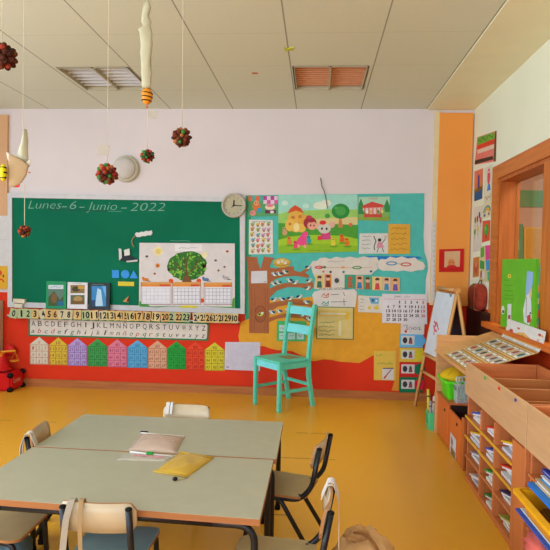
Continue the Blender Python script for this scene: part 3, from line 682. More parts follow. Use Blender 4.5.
S = Sheet('white_drawing', 'white sheet with handwriting and a dancing figure below the carousel poster', 'paper', [(359.6, 233.4), (388, 233.2), (388.2, 253.6), (358.8, 253.8)], '#d6d2c4', off=.008)
P = S.part('handwriting')
for i in range(4): S.part('handwriting', up=2).scrib(362, 371, 236.4+i*4, 1.2, '#55565a')
P = S.part('drawn_figure', 'pink and black dancing figure'); P.line([(373.6, 236), (376, 241), (374, 246.6), (374.6, 250)], .9, '#3a3a3c'); P.up(); P.ell(379.6, 240, 1.8, 1.8, '#3c3634').poly([(378, 242), (382, 242.4), (384, 247.6), (376.6, 248)], '#d48a94'); P.up(); P.line([(378.6, 248), (377, 252.4)], .7, '#4a4644').line([(382, 248), (384, 252)], .7, '#4a4644').line([(382, 243), (385.4, 239)], .7, '#4a4644').ell(385.6, 237.2, 1.6, 1.8, '#c8b8a8')
S = Sheet('orange_card', 'orange card with handwritten lines beside the white drawing', 'card', [(388.6, 223.8), (410.2, 224.2), (410, 253.8), (388, 254)], '#dca43a', off=.0085)
P = S.part('handwriting', 'brown handwriting')
for i, t in enumerate(range(5)): S.part('handwriting', up=2).scrib(391, 407, 228.4+i*5.2, 2.4, '#a8762c', wd=.5, step=1.3)

# the brown paper tree with its birds
TR = '#a8623a'
tree = [(246.2, 256.6), (256.8, 257), (258.4, 264), (260.2, 269), (262, 264), (263.8, 256.4), (274.6, 258), (271, 262), (269.4, 267.6),
        (276, 268.4), (285, 266.8), (293.6, 266.2), (294.2, 270.6), (300, 272.2), (304.4, 269.4), (310, 267), (310.4, 269), (305, 272.6), (309, 275.6), (308, 278), (296, 275.8), (284, 276.6), (275, 279.2), (269.6, 284.4),
        (269.6, 288.6), (277, 285.4), (286, 282.8), (296, 283.2), (306, 283.6), (312.6, 281.6), (313.4, 286.4), (310, 290.4), (300, 287.4), (288, 287), (277, 290.4), (269.6, 297.6),
        (269.6, 303.4), (278, 301.4), (290, 299.2), (301, 299.4), (312, 301), (312.6, 306.4), (304, 305.4), (290, 304.2), (278, 306.6), (269.4, 312),
        (269.4, 317.4), (280, 314.4), (292, 312.4), (303, 313.6), (312, 318), (315.4, 322), (312, 323.6), (303, 318.4), (290, 317.4), (278, 318.6), (269, 322), (269, 333.4), (249.2, 333), (248.6, 290), (248.4, 272)]
S = Sheet('paper_tree', 'brown paper tree with four bare branches on the display wall', 'paper tree', tree, TR, off=.0065, thick=.0018)
P = S.part('bark_line', 'darker bark grain')
for x in (251.4, 254.6, 265, 267.4): P.line([(x, 288), (x+.5, 305), (x-.3, 331)], .4, '#8a4c2c')
P = S.part('trunk_hollow', 'oval hollow outline'); P.ell(260.4, 314, 5.9, 8.4, '#6a3a22', n=20); P.up(); P.ell(260.4, 314, 5.3, 7.8, '#a05a34', n=20)
S = Sheet('white_card', 'blank white card pinned to the paper tree trunk', 'card', [(251.2, 271.2), (267, 270.8), (267.2, 283), (251, 283.4)], '#d2ccc8', off=.009)
S.part('mark', 'small print').rect(263.6, 281.4, 266, 282.2, '#8a8688')
S = Sheet('paper_nest', 'yellow paper nest with chicks at the top of the paper tree', 'paper nest', ring(281.8, 262.8, 8.8, 4.8), '#c9a23e', off=.0092)
P = S.part('straw', 'darker straw'); P.line([(274, 264.6), (281, 266), (289, 264)], .6, '#94742c').line([(275, 261), (282, 259.4), (289, 261.4)], .6, '#e0c468')
for x, y in ((278.4, 262), (282.2, 261.2), (285.4, 262.8)):
    P = S.part('chick', up=1); P.ell(x, y, 1.7, 1.6, '#e4dcc0'); P.up(); P.ell(x-.4, y-.4, .4, .4, '#2c2c2c').poly([(x+1, y-.4), (x+2.4, y), (x+1, y+.5)], '#d88a30')
rows = [('top branch', [(275, 274.4), (280, 274), (285.8, 272.2), (307.8, 267.4)]), ('second branch', [(274.4, 284), (279, 282.6), (290, 280.6), (294.6, 282.6), (308.6, 280.8), (307, 288.4)]),
        ('third branch', [(273.6, 299.8), (282.4, 299.4), (289.6, 298.6), (299, 297), (307, 302.4)]), ('lowest branch', [(272.6, 312.6), (279.6, 311.4), (288.4, 310.6), (296, 311.4), (302, 315), (309.6, 319.2)])]
ordn = ['first', 'second', 'third', 'fourth', 'fifth', 'last']
r = random.Random(2)
for nm, pp in rows:
    for i, (x, y) in enumerate(pp):
        o = ordn[i] if i < len(pp)-1 else 'last'
        f = r.choice((-1, 1)); c = r.choice(('#3f7ca8', '#2f5f86', '#4a8a8a'))
        S = Sheet('paper_bird', 'tiny blue paper bird, %s from the trunk on the %s' % (o, nm), 'paper bird', ring(x, y, 2.9, 1.9, 12), c, off=.0092, thick=.001, group='paper birds on the brown paper tree')
        P = S.part('belly'); P.ell(x+.4*f, y+.5, 1.7, 1.1, '#dcdccb', n=8)
        P = S.part('head'); P.ell(x+2.2*f, y-1.3, 1.4, 1.3, '#d7d8c8', n=8); P.up(); P.ell(x+2.3*f, y-1.5, .5, .5, '#1a1c20', n=6).poly([(x+3.3*f, y-1.6), (x+4.4*f, y-1), (x+3.3*f, y-.7)], '#d8a02c')
        P = S.part('wing'); P.k = 1; P.poly([(x-2.8*f, y-1.2), (x+.6*f, y-.8), (x-1*f, y+.8)], '#1e2c36').ell(x-1.4*f, y+1.2, .9, .7, '#c8b43c', n=6)
S = Sheet('paper_bird', 'tiny paper bird inside the hollow of the paper tree trunk', 'paper bird', ring(260.2, 314.4, 3, 1.8, 12), '#c8c44a', off=.0092, thick=.001, group='paper birds on the brown paper tree')
P = S.part('wing'); P.poly([(257.4, 313), (261, 313.6), (259.4, 315.8)], '#24404a')
P = S.part('head'); P.ell(262.4, 313, 1.3, 1.2, '#dcdcc6', n=8)

# the clouds
S = Sheet('paper_cloud', 'long white paper cloud with lettering under the story poster', 'paper cloud',
   [(311.6, 268), (310.4, 264.4), (312.6, 261), (317, 260.8), (320, 258), (325.6, 257.4), (330, 259), (336, 256.8), (343, 258), (350, 256.6), (357, 258), (364, 256.4), (370, 257.6), (377, 257), (378.6, 261), (376.6, 265), (378, 269), (374, 271.6), (371, 274.6), (355, 275), (345, 288), (330, 290), (314, 289), (315.4, 278), (312.6, 272.6)], '#d8cdbb', off=.0095)
P = S.part('handwriting', 'faint handwriting'); P.scrib(328, 346, 261.4, 1.4, '#8a8890')
P = S.part('rocket', 'red and green crayon shape'); P.ell(319, 267.4, 4.4, 1.7, '#c8402c', n=12); P.up(); P.ell(318.6, 267.4, 2.4, .8, '#d8a0a0', n=10).ell(324.6, 267.2, 1.8, 1.3, '#4a7a4c', n=8)
P = S.part('crayon_line', 'orange and green crayon line'); P.line([(326, 267.4), (352, 267.8), (372, 267.2)], .5, '#c89a6a'); P.up(); P.ell(357, 267.6, 5, 1.7, '#4c8a4a', n=12).ell(343, 267.4, 2, 1.3, '#d89a5a', n=8); P.up(); P.ell(357, 267.6, 3.2, .8, '#cfc8a8', n=10)
for x, y, c in ((330.6, 272, '#4a2c3c'), (343.6, 272, '#2f7a7a'), (323.4, 271.6, '#c87a3c'), (371, 271.4, '#2c5a9a')): S.part('dot').ell(x, y, 1.3, 1.2, c, n=10)
S = Sheet('paper_cloud', 'short white paper cloud with blue and red ovals at the edge of the turquoise paper', 'paper cloud',
   [(377, 266), (378, 262), (381, 259), (386, 259.4), (390, 256.6), (396, 258), (402, 256.4), (408, 258.6), (415, 257.4), (418, 260.4), (423, 262), (425.4, 266), (423.4, 270), (417, 270.4), (411, 272), (404, 270.4), (397, 271.6), (390, 270.6), (383, 270.8), (379, 269)], '#dccfbd', off=.0105)
for x, y, c, nm in ((391.6, 263.4, '#3f8ab0', 'blue oval'), (406, 264.4, '#c8503c', 'red oval')):
    P = S.part('crayon_oval', nm); P.ell(x, y, 5.6, 2.1, c, n=16); P.up(); P.ell(x, y, 4, 1, '#dccfbd', n=12)
P = S.part('crayon_line'); P.line([(397.4, 263.8), (400.4, 264)], .5, '#8a8a4c')
S = Sheet('paper_cloud', 'white paper cloud with red and green scribbles above the yellow framed page', 'paper cloud',
   [(313, 299), (312, 295), (314.6, 291.4), (318.6, 290.6), (322, 288.4), (330, 289.4), (340, 288), (348, 289.6), (354, 288.8), (357, 292), (356.4, 300), (355, 307.4), (340, 308.4), (325, 308), (315, 307.6), (313.6, 303)], '#d8cec0', off=.0108)
P = S.part('handwriting', 'dark heading and dashes'); P.text('POR LAS NOCHES', 333.6, 288.9, 2.4, '#3c3a3c', w=28, rot=-.03); P.line([(331, 294.6), (339, 294.4)], .5, '#4a4648').line([(331, 302), (347, 301.6)], .5, '#4a4648').line([(343.6, 292), (344.4, 296)], .6, '#4a4648').line([(343.8, 298.6), (344.2, 306)], .6, '#4a4648')
P = S.part('scribble', 'red scribble'); P.line([(321.6, 296.6), (324, 293.4), (326, 296.4), (328.6, 293), (328, 297.4), (323, 297.2)], .8, '#c8604c')
P = S.part('scribble', 'green scribble'); P.line([(321.6, 304.6), (324, 301.4), (326, 304.4), (328.6, 301), (328, 305.4), (323, 305.2)], .8, '#3f9a88')
pics = [(315.2, 323.6, 274.6, '#d8c078', '#3a6a5a', 'giraffe'), (324.6, 331.4, 274, '#e0863c', '#7a3a2c', 'orange boy'), (334, 339.6, 276.6, '#cfc6b4', '#4a4a48', 'small cup'), (344.6, 355.6, 274.6, '#3f9a78', '#b0603c', 'green park'), (355.8, 363.2, 275.6, '#e0a47c', '#3f7ca0', 'girl in blue'), (363.4, 372, 276, '#58a07c', '#a0583c', 'boy in red'), (372.2, 382.4, 276.6, '#e2c47c', '#c8484c', 'two children'), (382.6, 390.6, 277, '#e0b490', '#3f8aa8', 'boy in a blue shirt'), (390.8, 399.8, 277.6, '#e0a468', '#6a5aa0', 'girl in purple')]
for x0, x1, y0, c, c2, nm in pics:
    y1 = y0 + (13.6 if 'cup' not in nm else 8); xm = (x0+x1)/2
    S = Sheet('picture_card', 'little picture card of a %s under the white paper clouds' % nm, 'picture card', [(x0, y0), (x1, y0+.2), (x1, y1), (x0, y1)], c, off=.0125, thick=.001, group='picture cards under the paper clouds')
    P = S.part('drawn_figure'); P.ell(xm, y0+4, 2.4, 2.5, '#e2b894' if 'cup' not in nm and 'park' not in nm else c2, n=12)
    if 'cup' not in nm: P.poly([(xm-2.6, y1-.6), (xm-1.8, y0+6.6), (xm+1.8, y0+6.6), (xm+2.6, y1-.6)], c2)
    P.up()
    if 'park' not in nm and 'cup' not in nm: P.poly([(xm-2.5, y0+3.4), (xm-1.4, y0+1.2), (xm+1.6, y0+1.2), (xm+2.5, y0+3.6)], '#5a3424').ell(xm-.9, y0+4.2, .4, .4, '#2a2220', n=6).ell(xm+.9, y0+4.2, .4, .4, '#2a2220', n=6)

# papers in the middle of the display
S = Sheet('duck_sheet', 'white sheet with yellow ducks and a blue picture beside the calendar', 'paper', [(358.4, 295.6), (382.4, 296.4), (382, 313), (358, 312)], '#d6ccba', off=.0115)
P = S.part('drawn_duck', 'yellow duck'); P.ell(369.4, 307.8, 1.9, 1.7, '#d8b440'); P.up(); P.ell(369.8, 306.2, 1, 1, '#e0c050')
P = S.part('drawn_duck', 'yellow duck'); P.ell(376.4, 308, 2.6, 1.9, '#d8b440'); P.up(); P.ell(377.4, 306, 1.2, 1.1, '#e0c050')
P = S.part('picture', 'blue picture'); P.poly([(369, 297.4), (379, 297.8), (378.6, 304), (371, 303.6)], '#6aa4c0'); P.up(); P.ell(373, 300.4, 1.6, 1.4, '#35607c').ell(376.4, 300.8, 1, 1, '#e2e0d0')
P = S.part('handwriting')
for i in range(4): S.part('handwriting', up=2).scrib(360, 364.6, 299.4+i*3.4, 1.1, '#7a747c')
S = Sheet('wall_calendar', 'white wall calendar for june with bold black numbers', 'calendar', [(382.2, 293.8), (426.8, 294.2), (427.2, 324.2), (382, 322.8)], '#dad0cc', off=.0135)
P = S.part('heading', 'month and year heading'); P.text('JUNIO', 398, 296.6, 2.0, '#3a3440', w=7.4); P.text('2022', 407, 296.7, 1.8, '#8a8088', w=6)
P.line([(384, 299), (425, 299.5)], .5, '#d08a94')
P = S.part('day_numbers', 'bold day numbers'); PR = S.part('holiday_numbers', 'red sunday numbers')
cx = [388.2, 394, 399.6, 405.4, 411.2, 417, 423.2]; cy = [301.9, 306.5, 310.8, 315.2, 319.4]
for d in range(1, 31):
    k = d + 1; col, row = k % 7, k // 7
    (PR if col == 6 else P).text(str(d), cx[col], cy[row] + col*.08, 2.7, '#c0505c' if col == 6 else '#26242a', w=1.8 if 1 < d < 10 else (1.0 if d == 1 else 3.9), bold=.03)
S = Sheet('framed_page', 'pale yellow page with dark green border under the paper cloud', 'paper', [(316.8, 306.4), (354, 307.2), (353.6, 339.6), (316.2, 339)], '#3a7048', off=.0115, thick=.002)
P = S.part('page'); P.poly([(317.8, 307.2), (353.1, 307.9), (352.8, 338.9), (317.2, 338.2)], '#d8c078'); P.up()
P.poly([(319, 311.4), (349.6, 311.8), (349.4, 319.6), (345.4, 319.4), (345.6, 316), (319, 315.6)], '#e2b83c'); P.up(); P.poly([(320, 312.4), (346, 312.8), (346, 315), (320, 314.6)], '#dcd2ac').poly([(337.6, 319.8), (342, 319.8), (342, 337), (337.4, 337)], '#e0c350'); P.up(); P.poly([(338.6, 320.8), (341.2, 320.8), (341.2, 336), (338.4, 336)], '#dcd0a8')
P = S.part('handwriting', 'green handwriting', up=2)
for i in range(4): S.part('handwriting', up=2).scrib(319, 335.6, 322.4+i*4.1, 1.9, '#6a7a4a', wd=.5)
S = Sheet('green_sheet', 'green sheet with six white labels behind the turquoise chair', 'paper', [(277, 320.8), (306.4, 321), (306, 341.6), (276.6, 341)], '#4fae62', off=.0075)
for j in range(2):
    for i in range(3):
        x0, y0 = 279.2+i*8.8, 325+j*8
        P = S.part('paper_label', 'white label'); P.rect(x0, y0, x0+7, y0+6.4, '#b8cfc4'); P.up(); P.scrib(x0+1.2, x0+5.8, y0+3.2, 2.2, '#3f6a58', wd=.4)
S = Sheet('yellow_note', 'yellow note with green writing and a small drawing on the red paint', 'note', [(374, 351), (395.8, 351), (395.4, 380.6), (373.8, 380)], '#dcb54a', off=.009)
P = S.part('handwriting', 'green handwriting'); P.scrib(376, 383, 355, 2.8, '#8aa044', wd=.6).scrib(377, 393.4, 363.4, 3, '#8aa044', wd=.6)
P = S.part('small_picture', 'white card with a brush drawing'); P.poly([(382.4, 368.4), (394, 368), (393.6, 380), (382.2, 379.6)], '#d6ccc4'); P.up(); P.line([(384.4, 378), (388, 373.4), (391.4, 369.6)], 1.1, '#a05a3c').line([(384, 378.4), (386, 376)], 1.8, '#c84a34').rect(382.8, 367.8, 393.6, 369, '#6a6064')
S = Sheet('orange_ribbon', 'narrow orange paper strip beside the yellow note', 'paper strip', [(395.6, 348), (400.2, 348), (398.6, 391), (391.6, 390.4), (393, 386), (394.4, 381)], '#d99232', off=.007)
# column of routine cards
S = Sheet('white_sheet', 'white sheet with coloured lettering under the wall calendar', 'paper', [(401, 322.6), (424.6, 323.6), (424, 334.6), (400.6, 333.8)], '#d6cec4', off=.012)
P = S.part('lettering', 'coloured lettering'); P.text('MI', 405.6, 325.6, 1.7, '#5a5a60', w=4)
for i, ch in enumerate('SCHOOL'): P.text(ch, 407 + i*2.7, 328.4, 3, ['#8a3a6a', '#c0403c', '#3f6aa0', '#6a4a8a', '#2f8a6a', '#7a3a4c'][i], w=2.4)
P.ell(405.8, 331.4, 1.5, 1.5, '#c84030', n=8).scrib(409, 413, 331.8, .8, '#8a8a90')
for y0, y1, c, bc, nm, bn in ((334, 347.4, '#6fb4d2', '#62aad6', 'light blue', 'blue'), (347.8, 361.8, '#dcb83e', '#d6c02c', 'yellow', 'yellow'), (362, 376.6, '#cf2c26', '#14704a', 'red', 'dark green'), (377, 392.4, '#17704a', '#d8203c', 'dark green', 'red')):
    S = Sheet('routine_card', '%s card with a %s bubble and a small black picture' % (nm, bn), 'routine card', [(400, y0), (423.2, y0+.3), (422.6, y1+.3), (399.2, y1)], c, off=.0095, group='routine cards below the calendar')
    ym = (y0+y1)/2
    P = S.part('speech_bubble', bn + ' bubble'); P.poly(ring(419.4, ym, 6.4 if y0 < 360 else 5.4, 5.6, 14), bc)
    P = S.part('picture_label', 'white picture label', up=1); P.poly([(401.4, ym-5), (414.6, ym-4.8), (414.4, ym+4.2), (401.2, ym+4)], '#cfcac2'); P.up(); P.ell(405, ym-.4, 2.4, 3.2, '#3c3c3e', n=9).poly([(408.6, ym+3), (409.6, ym-3.4), (411.6, ym-3), (412.6, ym+3)], '#55504e'); P.up(); P.ell(411, ym+1.2, 1.4, 1.2, '#b04a3c', n=8)
# height chart strip, wire, framed baby picture on the column
COLF = Plane((0, D-.03, 0), (0, -1, 0))
S = Sheet('height_chart', 'narrow white measuring strip beside the orange column', 'height chart', [(432.2, 221), (435.4, 221), (434.6, 262), (434.8, 301), (430.8, 301.4), (431.6, 260)], '#d2ccc2', off=.033)
P = S.part('scale_mark')
for i in range(15): P.line([(433.6, 226+i*5), (435, 226+i*5)], .5, '#8a8684')
bm = bmesh.new(); tube(bm, bend([BACK.at(320.6, 178, .02), BACK.at(322, 187, .02), BACK.at(324.2, 190.5, .025), BACK.at(326.4, 201, .02), BACK.at(327.4, 208.4, .02)], .05), .004, n=6)
tag(mesh('wire', bm, M('#4c4440'), loc=BACK.at(324, 190), world=True), 'thin dark bent wire hanging over the meadow poster', 'wire')
S = Sheet('baby_picture', 'red framed baby drawing on the orange column', 'picture', [(439.4, 249.4), (464.2, 248.6), (463.6, 271.8), (439, 272)], '#c8201c', pl=COLF, off=.002, thick=.008)
P = S.part('drawing', 'beige paper with a baby face'); P.poly([(444.6, 251.4), (460.2, 251), (459.6, 266.6), (444.2, 267.4)], '#d8ab7c'); P.up(); P.ell(451.4, 263, 3.8, 4, '#d8834a').ell(451.6, 266.6, 5, 1.6, '#c8302a'); P.up(); P.ell(450, 262.4, .5, .5, '#3a2420').ell(452.8, 262.4, .5, .5, '#3a2420')
# left column papers
S = Sheet('white_paper', 'blank whitish paper on the column painted light-washed peach', 'paper', [(-6, 216), (7.6, 215.6), (7.4, 266), (-6, 266)], '#cdc8c0', pl=COLF, off=.002)
S.part('fold').line([(-5, 240), (7.3, 239.6)], .4, '#b8b4ae')
S = Sheet('yellow_picture', 'yellow picture with red marks on the column beside the chalkboard', 'picture', [(-8, 265.6), (7.2, 266.2), (7, 289), (-8, 288.6)], '#dba62c', pl=COLF, off=.004)
P = S.part('drawing', 'red and orange drawing'); P.ell(0, 273, 2.2, 2.4, '#c84a2a').line([(-4, 281), (1.6, 279), (4, 282)], 1.4, '#c83c24').ell(3.4, 276, 1, 1.4, '#8a3a2a')

# =================================================================== DRAWINGS BESIDE THE WINDOW
def rsheet(name, label, q, c, off=.002, cat='drawing', th=.0015):
    return Sheet(name, label, cat, q, c, pl=RIGHT, off=off, thick=th, quad=True, group='children\'s drawings beside the wooden window')
S = rsheet('child_drawing', 'crayon drawing of a pink melon slice with green stripe, highest by the window', [(477.3, 137.3), (496.4, 130.7), (495.6, 161.4), (474.6, 164.8)], '#e07a6a')
P = S.part('stripe', 'green scribbled stripe'); P.poly([(.02, .02), (.9, .02), (.92, .24), (.04, .3)], '#6aa83a'); P.up(); P.line([(.05, .1), (.2, .2), (.3, .06), (.45, .22), (.6, .06), (.85, .2)], .03, '#3c7a2c')
P = S.part('stripe', 'red, white and pink bands'); P.poly([(.04, .3), (.92, .24), (.92, .4), (.05, .46)], '#d8402c').poly([(.06, .48), (.9, .42), (.9, .56), (.1, .62)], '#e0c4a8')
P = S.part('stripe', 'black band along the bottom'); P.poly([(0, .84), (.85, .8), (.9, .92), (0, .99)], '#3a302a')
P = S.part('stripe', 'brown edge'); P.poly([(.93, 0), (1, 0), (1, 1), (.9, .98)], '#5a4a24')
S = rsheet('child_drawing', 'painting of blue castle towers on a pink sky', [(474.4, 171.6), (482.9, 168), (482.1, 198.6), (474.2, 201.4)], '#e07858')
P = S.part('ground', 'dark blue ground'); P.poly([(0, .72), (1, .66), (1, 1), (0, 1)], '#1f5a88'); P.up(); P.poly([(0, .6), (1, .55), (1, .68), (0, .74)], '#7a5a2c')
P = S.part('tower', 'purple and blue towers'); P.k = 2; P.poly([(.4, .6), (.42, .22), (.52, .14), (.62, .22), (.62, .6)], '#3a3a8a').poly([(.1, .64), (.12, .42), (.25, .4), (.26, .64)], '#b8862c').poly([(.76, .6), (.78, .36), (.9, .34), (.92, .58)], '#c89a2c')
S = rsheet('child_drawing', 'white drawing of a red fish with blue tail', [(484.3, 168.4), (492.2, 164.3), (491.3, 192), (483.9, 195.4)], '#dcd4b8')
P = S.part('fish', 'red and pink fish'); P.ell(.6, .38, .2, .3, '#d8485c'); P.up(); P.poly([(.5, .66), (.75, .66), (.9, .9), (.4, .9)], '#3f7fc0').ell(.62, .22, .07, .04, '#ffffff')
S = rsheet('child_drawing', 'small white drawing with pencil scribbles below the fish', [(484, 195.6), (491.2, 192.2), (491, 201), (484, 204)], '#d8d0b0')
S.part('scribble').line([(.1, .4), (.3, .2), (.4, .7), (.6, .3), (.8, .6), (.9, .2)], .07, '#b07a6a')
S = rsheet('child_drawing', 'drawing of a rainbow with a blue cloud', [(482.8, 205), (491.8, 201), (491.2, 216), (482.2, 219)], '#dcd09a')
P = S.part('rainbow', 'coloured arcs')
for i, c in enumerate(('#5a7ac8', '#6ab04a', '#e0c040', '#d86a3c')):
    P.k = i; a = .42 - i*.07; P.poly([(.5+a*math.cos(t*PI/10), .62-a*1.1*math.sin(t*PI/10)) for t in range(11)], c)
P.k = 4; P.poly([(.5+.14*math.cos(t*PI/10), .62-.16*math.sin(t*PI/10)) for t in range(11)], '#dcd09a')
P = S.part('scribble', 'blue and purple marks', up=1); P.ell(.25, .8, .12, .1, '#5a6ab0').ell(.72, .78, .1, .1, '#8a5a9a')
S = rsheet('child_drawing', 'tall white drawing with coloured leaf shapes', [(474, 207), (482.4, 205.5), (481.2, 250.6), (472.6, 252.2)], '#d8d2c0')
for x, y, c in ((.2, .3, '#2f8a4a'), (.45, .28, '#c8303a'), (.68, .2, '#5a3a6a'), (.85, .32, '#b03a4c'), (.2, .56, '#3f9a3c'), (.55, .5, '#d8c040')):
    P = S.part('leaf_shape'); P.ell(x, y, .1, .075, c); P.up(); P.line([(x, y+.06), (x, y+.16)], .03, '#6a6a4a')
S = rsheet('child_drawing', 'red painting of a green bush', [(482.6, 221), (490.2, 220), (489.6, 240.4), (481.9, 242.6)], '#d8583a')
P = S.part('bush', 'green bush'); P.ell(.52, .45, .3, .28, '#3f9a3c'); P.up(); P.ell(.45, .38, .14, .12, '#6ab84a').rect(.45, .68, .58, .85, '#7a3a24')
S = rsheet('child_drawing', 'colourful painting in pink, blue and green patches', [(480.6, 246.2), (491.8, 244.8), (490.2, 282.5), (479.2, 281)], '#d6c890')
P = S.part('colour_patch', 'pink, green and blue patches'); P.poly([(.4, 0), (1, 0), (1, .36), (.5, .42)], '#dc4a8c').poly([(0, .06), (.32, .02), (.36, .3), (.05, .34)], '#6aa83c').poly([(.5, .42), (1, .38), (1, .66), (.6, .7)], '#3f98c8').poly([(0, .4), (.4, .44), (.4, .66), (0, .64)], '#4a9a4a').poly([(.7, .72), (1, .7), (1, .98), (.75, .95)], '#3fae8a'); P.up(); P.ell(.3, .82, .2, .1, '#d8d4c8').ell(.15, .8, .08, .12, '#c04a4c')
S = rsheet('child_drawing', 'orange drawing of a pig in crayon', [(473.2, 258), (479.4, 256.5), (478.7, 276.4), (472.8, 277.5)], '#d0873e')
P = S.part('pig', 'reddish pig'); P.ell(.5, .5, .36, .32, '#c0583c'); P.up(); P.ell(.5, .36, .2, .16, '#d88a5c').line([(.3, .76), (.3, .9)], .06, '#8a3a28').line([(.68, .76), (.68, .9)], .06, '#8a3a28')

def pr(P):
    d = Vector(P) - EYE
    return 275 + F*d.dot(RT)/d.dot(fw), 275 - F*d.dot(UP)/d.dot(fw)

# =================================================================== FURNITURE ALONG THE WINDOW WALL
FX = 1.0; UX = 1.47
TAN = '#c89b6c'; ORG = '#c4703c'
def shelf_unit(name, label, y0, y1, cols, rows, endw):
    """y0 near end, y1 far end; open tray on top, cubbies below"""
    t = root(name, (FX, (y0+y1)/2, 0), 0, label, 'shelf unit', 'wooden shelf units under the window')
    w = WOOD(TAN, 'Y', amt=.07); o = WOOD(ORG, 'Y', amt=.10); oz = WOOD(ORG, 'Z', amt=.10)
    L = lambda *v: Vector(v) - Vector((FX, (y0+y1)/2, 0))
    def part(nm, boxes, m, lab=None, bev=.002):
        bm = bmesh.new()
        for lo, hi in boxes: bbox(bm, L(*lo), L(*hi), bev, seg=1)
        ob = mesh(nm, bm, m, t)
        if lab: ob['label'] = lab
        return ob
    part('front_panel', [((FX, y0, .575), (FX+.018, y1, .785))], w, 'pale wooden front panel of the tray')
    part('back_panel', [((UX-.018, y0, .0), (UX, y1, .785))], o)
    part('end_panel', [((FX+.02, y1-.02, .03), (UX-.02, y1-.002, .783))], WOOD(ORG, 'X', amt=.1))
    part('end_panel', [((FX+.002, y0+.002, .0), (UX-.02, y0+.02, .783))], WOOD(ORG, 'X', amt=.1))
    part('tray_floor', [((FX+.018, y0+.02, .56), (UX-.018, y1-.02, .575))], o)
    part('plinth', [((FX+.01, y0+.02, 0), (UX-.02, y1-.02, .035))], o)
    for yy in cols:
        part('tray_divider', [((FX+.018, yy-.007, .575), (UX-.018, yy+.007, .755))], WOOD('#b06c38', 'X', amt=.1))
        part('upright', [((FX+.003, yy-.008, .035), (UX-.018, yy+.008, .56))], oz)
    if endw: part('wide_post', [((FX+.004, y0+.02, .0), (FX+.02, y0+endw, .56))], oz)
    lo = y0 + (endw or .02)
    hs = rows if isinstance(rows, list) else [.04 + k*.52/rows for k in range(1, rows)]
    for k, z in enumerate(hs, 1):
        s = part('shelf_board', [((FX+.004, lo, z-.007), (UX-.018, y1-.02, z+.007))], WOOD(ORG, 'Y', amt=.1))
        if not isinstance(rows, list) and k >= rows-2:
            bm = bmesh.new(); box(bm, L(FX, lo, z-.008), L(FX+.004, y1-.02, z+.008)); e = mesh('edging', bm, M('#d8a030', rough=.4), s); e['label'] = 'yellow edging'
    return t
COLS1 = [3.49, 3.225, 2.935+.0]
u1 = shelf_unit('shelf_unit', 'wooden cubby shelf with open compartments on top beside the orange cabinet', 2.745, 3.85, [3.49, 3.225], 4, .19)
u2 = shelf_unit('shelf_unit', 'wooden shelf unit holding the yellow bin and blue folders', 1.35, 2.735, [2.06], [.208, .334, .461], 0)
# extra tray divider over the wide post
bm = bmesh.new(); box(bm, (FX+.018, 2.925, .576), (UX-.019, 2.94, .755)); mesh('tray_divider', bm, WOOD('#b06c38', 'X', amt=.1), u1, world=True)
FRONT = Plane((FX, 0, 0), (-1, 0, 0))
for nm, x, y, c in (('green', 485, 377.6, '#3fae3c'), ('red', 499, 388.2, '#d8321e'), ('blue', 515.4, 399.8, '#243c8a')):
    S = Sheet('sticker', 'small %s sticker on the pale front of the cubby shelf' % nm, 'sticker', [(x-1, y-1.7), (x+1, y-.9), (x+1, y+2.2), (x-1, y+1.4)], c, pl=FRONT, off=.0003, thick=.0012, group='coloured stickers on the cubby shelf')
# folders and papers in the cubbies
cy = [(3.83, 3.5), (3.48, 3.235), (3.215, 2.94)]
cols = [['blue', 'red', 'yellow'], ['yellow', 'blue', 'red'], ['grey', 'green', 'navy'], ['white', 'dark green', 'lime']]
HEXC = {'blue': '#2450b0', 'red': '#d0301e', 'yellow': '#e0b020', 'grey': '#8a8a94', 'green': '#2a9a3c', 'navy': '#1f2c5a', 'white': '#dcd6d2', 'dark green': '#14803a', 'lime': '#a8a84a'}
RW = ['top', 'second', 'third', 'bottom']; CN_ = ['first', 'middle', 'last']
r = random.Random(9)
for j in range(4):
    zb = .04 + (3-j)*.13 + .008
    if j == 3: zb = .037
    for i in range(3):
        ya, yb = cy[i]; c = cols[j][i]
        y1_, y0_ = ya - (ya-yb)*.22, yb + .012
        t = root('paper_stack', (FX+.15, (y0_+y1_)/2, zb), 0, 'white papers under a %s folder in the %s compartment of the %s shelf row' % (c, ['far', 'middle', 'near'][i], RW[j]), 'papers', 'papers in the cubby shelf')
        hy = (y1_-y0_)/2; n = 3
        zz = .0005
        for k in range(n):
            th = r.uniform(.012, .018); dx = r.uniform(-.02, .03)
            bm = bmesh.new(); bbox(bm, (-.12+dx, -hy, zz), (.16, hy-.01-r.uniform(0, .03), zz+th), .001, seg=1); mesh('paper_pile', bm, M(r.choice(['#d8d2ca', '#cdc6be', '#dcd4c4', '#c4c0c0'])), t)
            zz += th + .0006
        # the coloured folder stands open over the pile, rising to the far side
        bm = bmesh.new(); m4 = Matrix.Rotation(math.radians(-13), 3, 'X')
        bbox(bm, (-.14, -hy*.96, zz+.012), (.16, hy*.8, zz+.021), .001, seg=1, rot=m4, piv=Vector((0, 0, zz+.015)))
        o = mesh('folder_cover', bm, M(HEXC[c], rough=.4), t); o['label'] = c + ' folder'
        bm = bmesh.new(); bbox(bm, (-.135, -hy*.9, zz+.001), (.16, hy*.6, zz+.011), .001, seg=1, rot=m4, piv=Vector((0, 0, zz+.015)))
        mesh('loose_sheet', bm, M('#ddd8d4'), t)
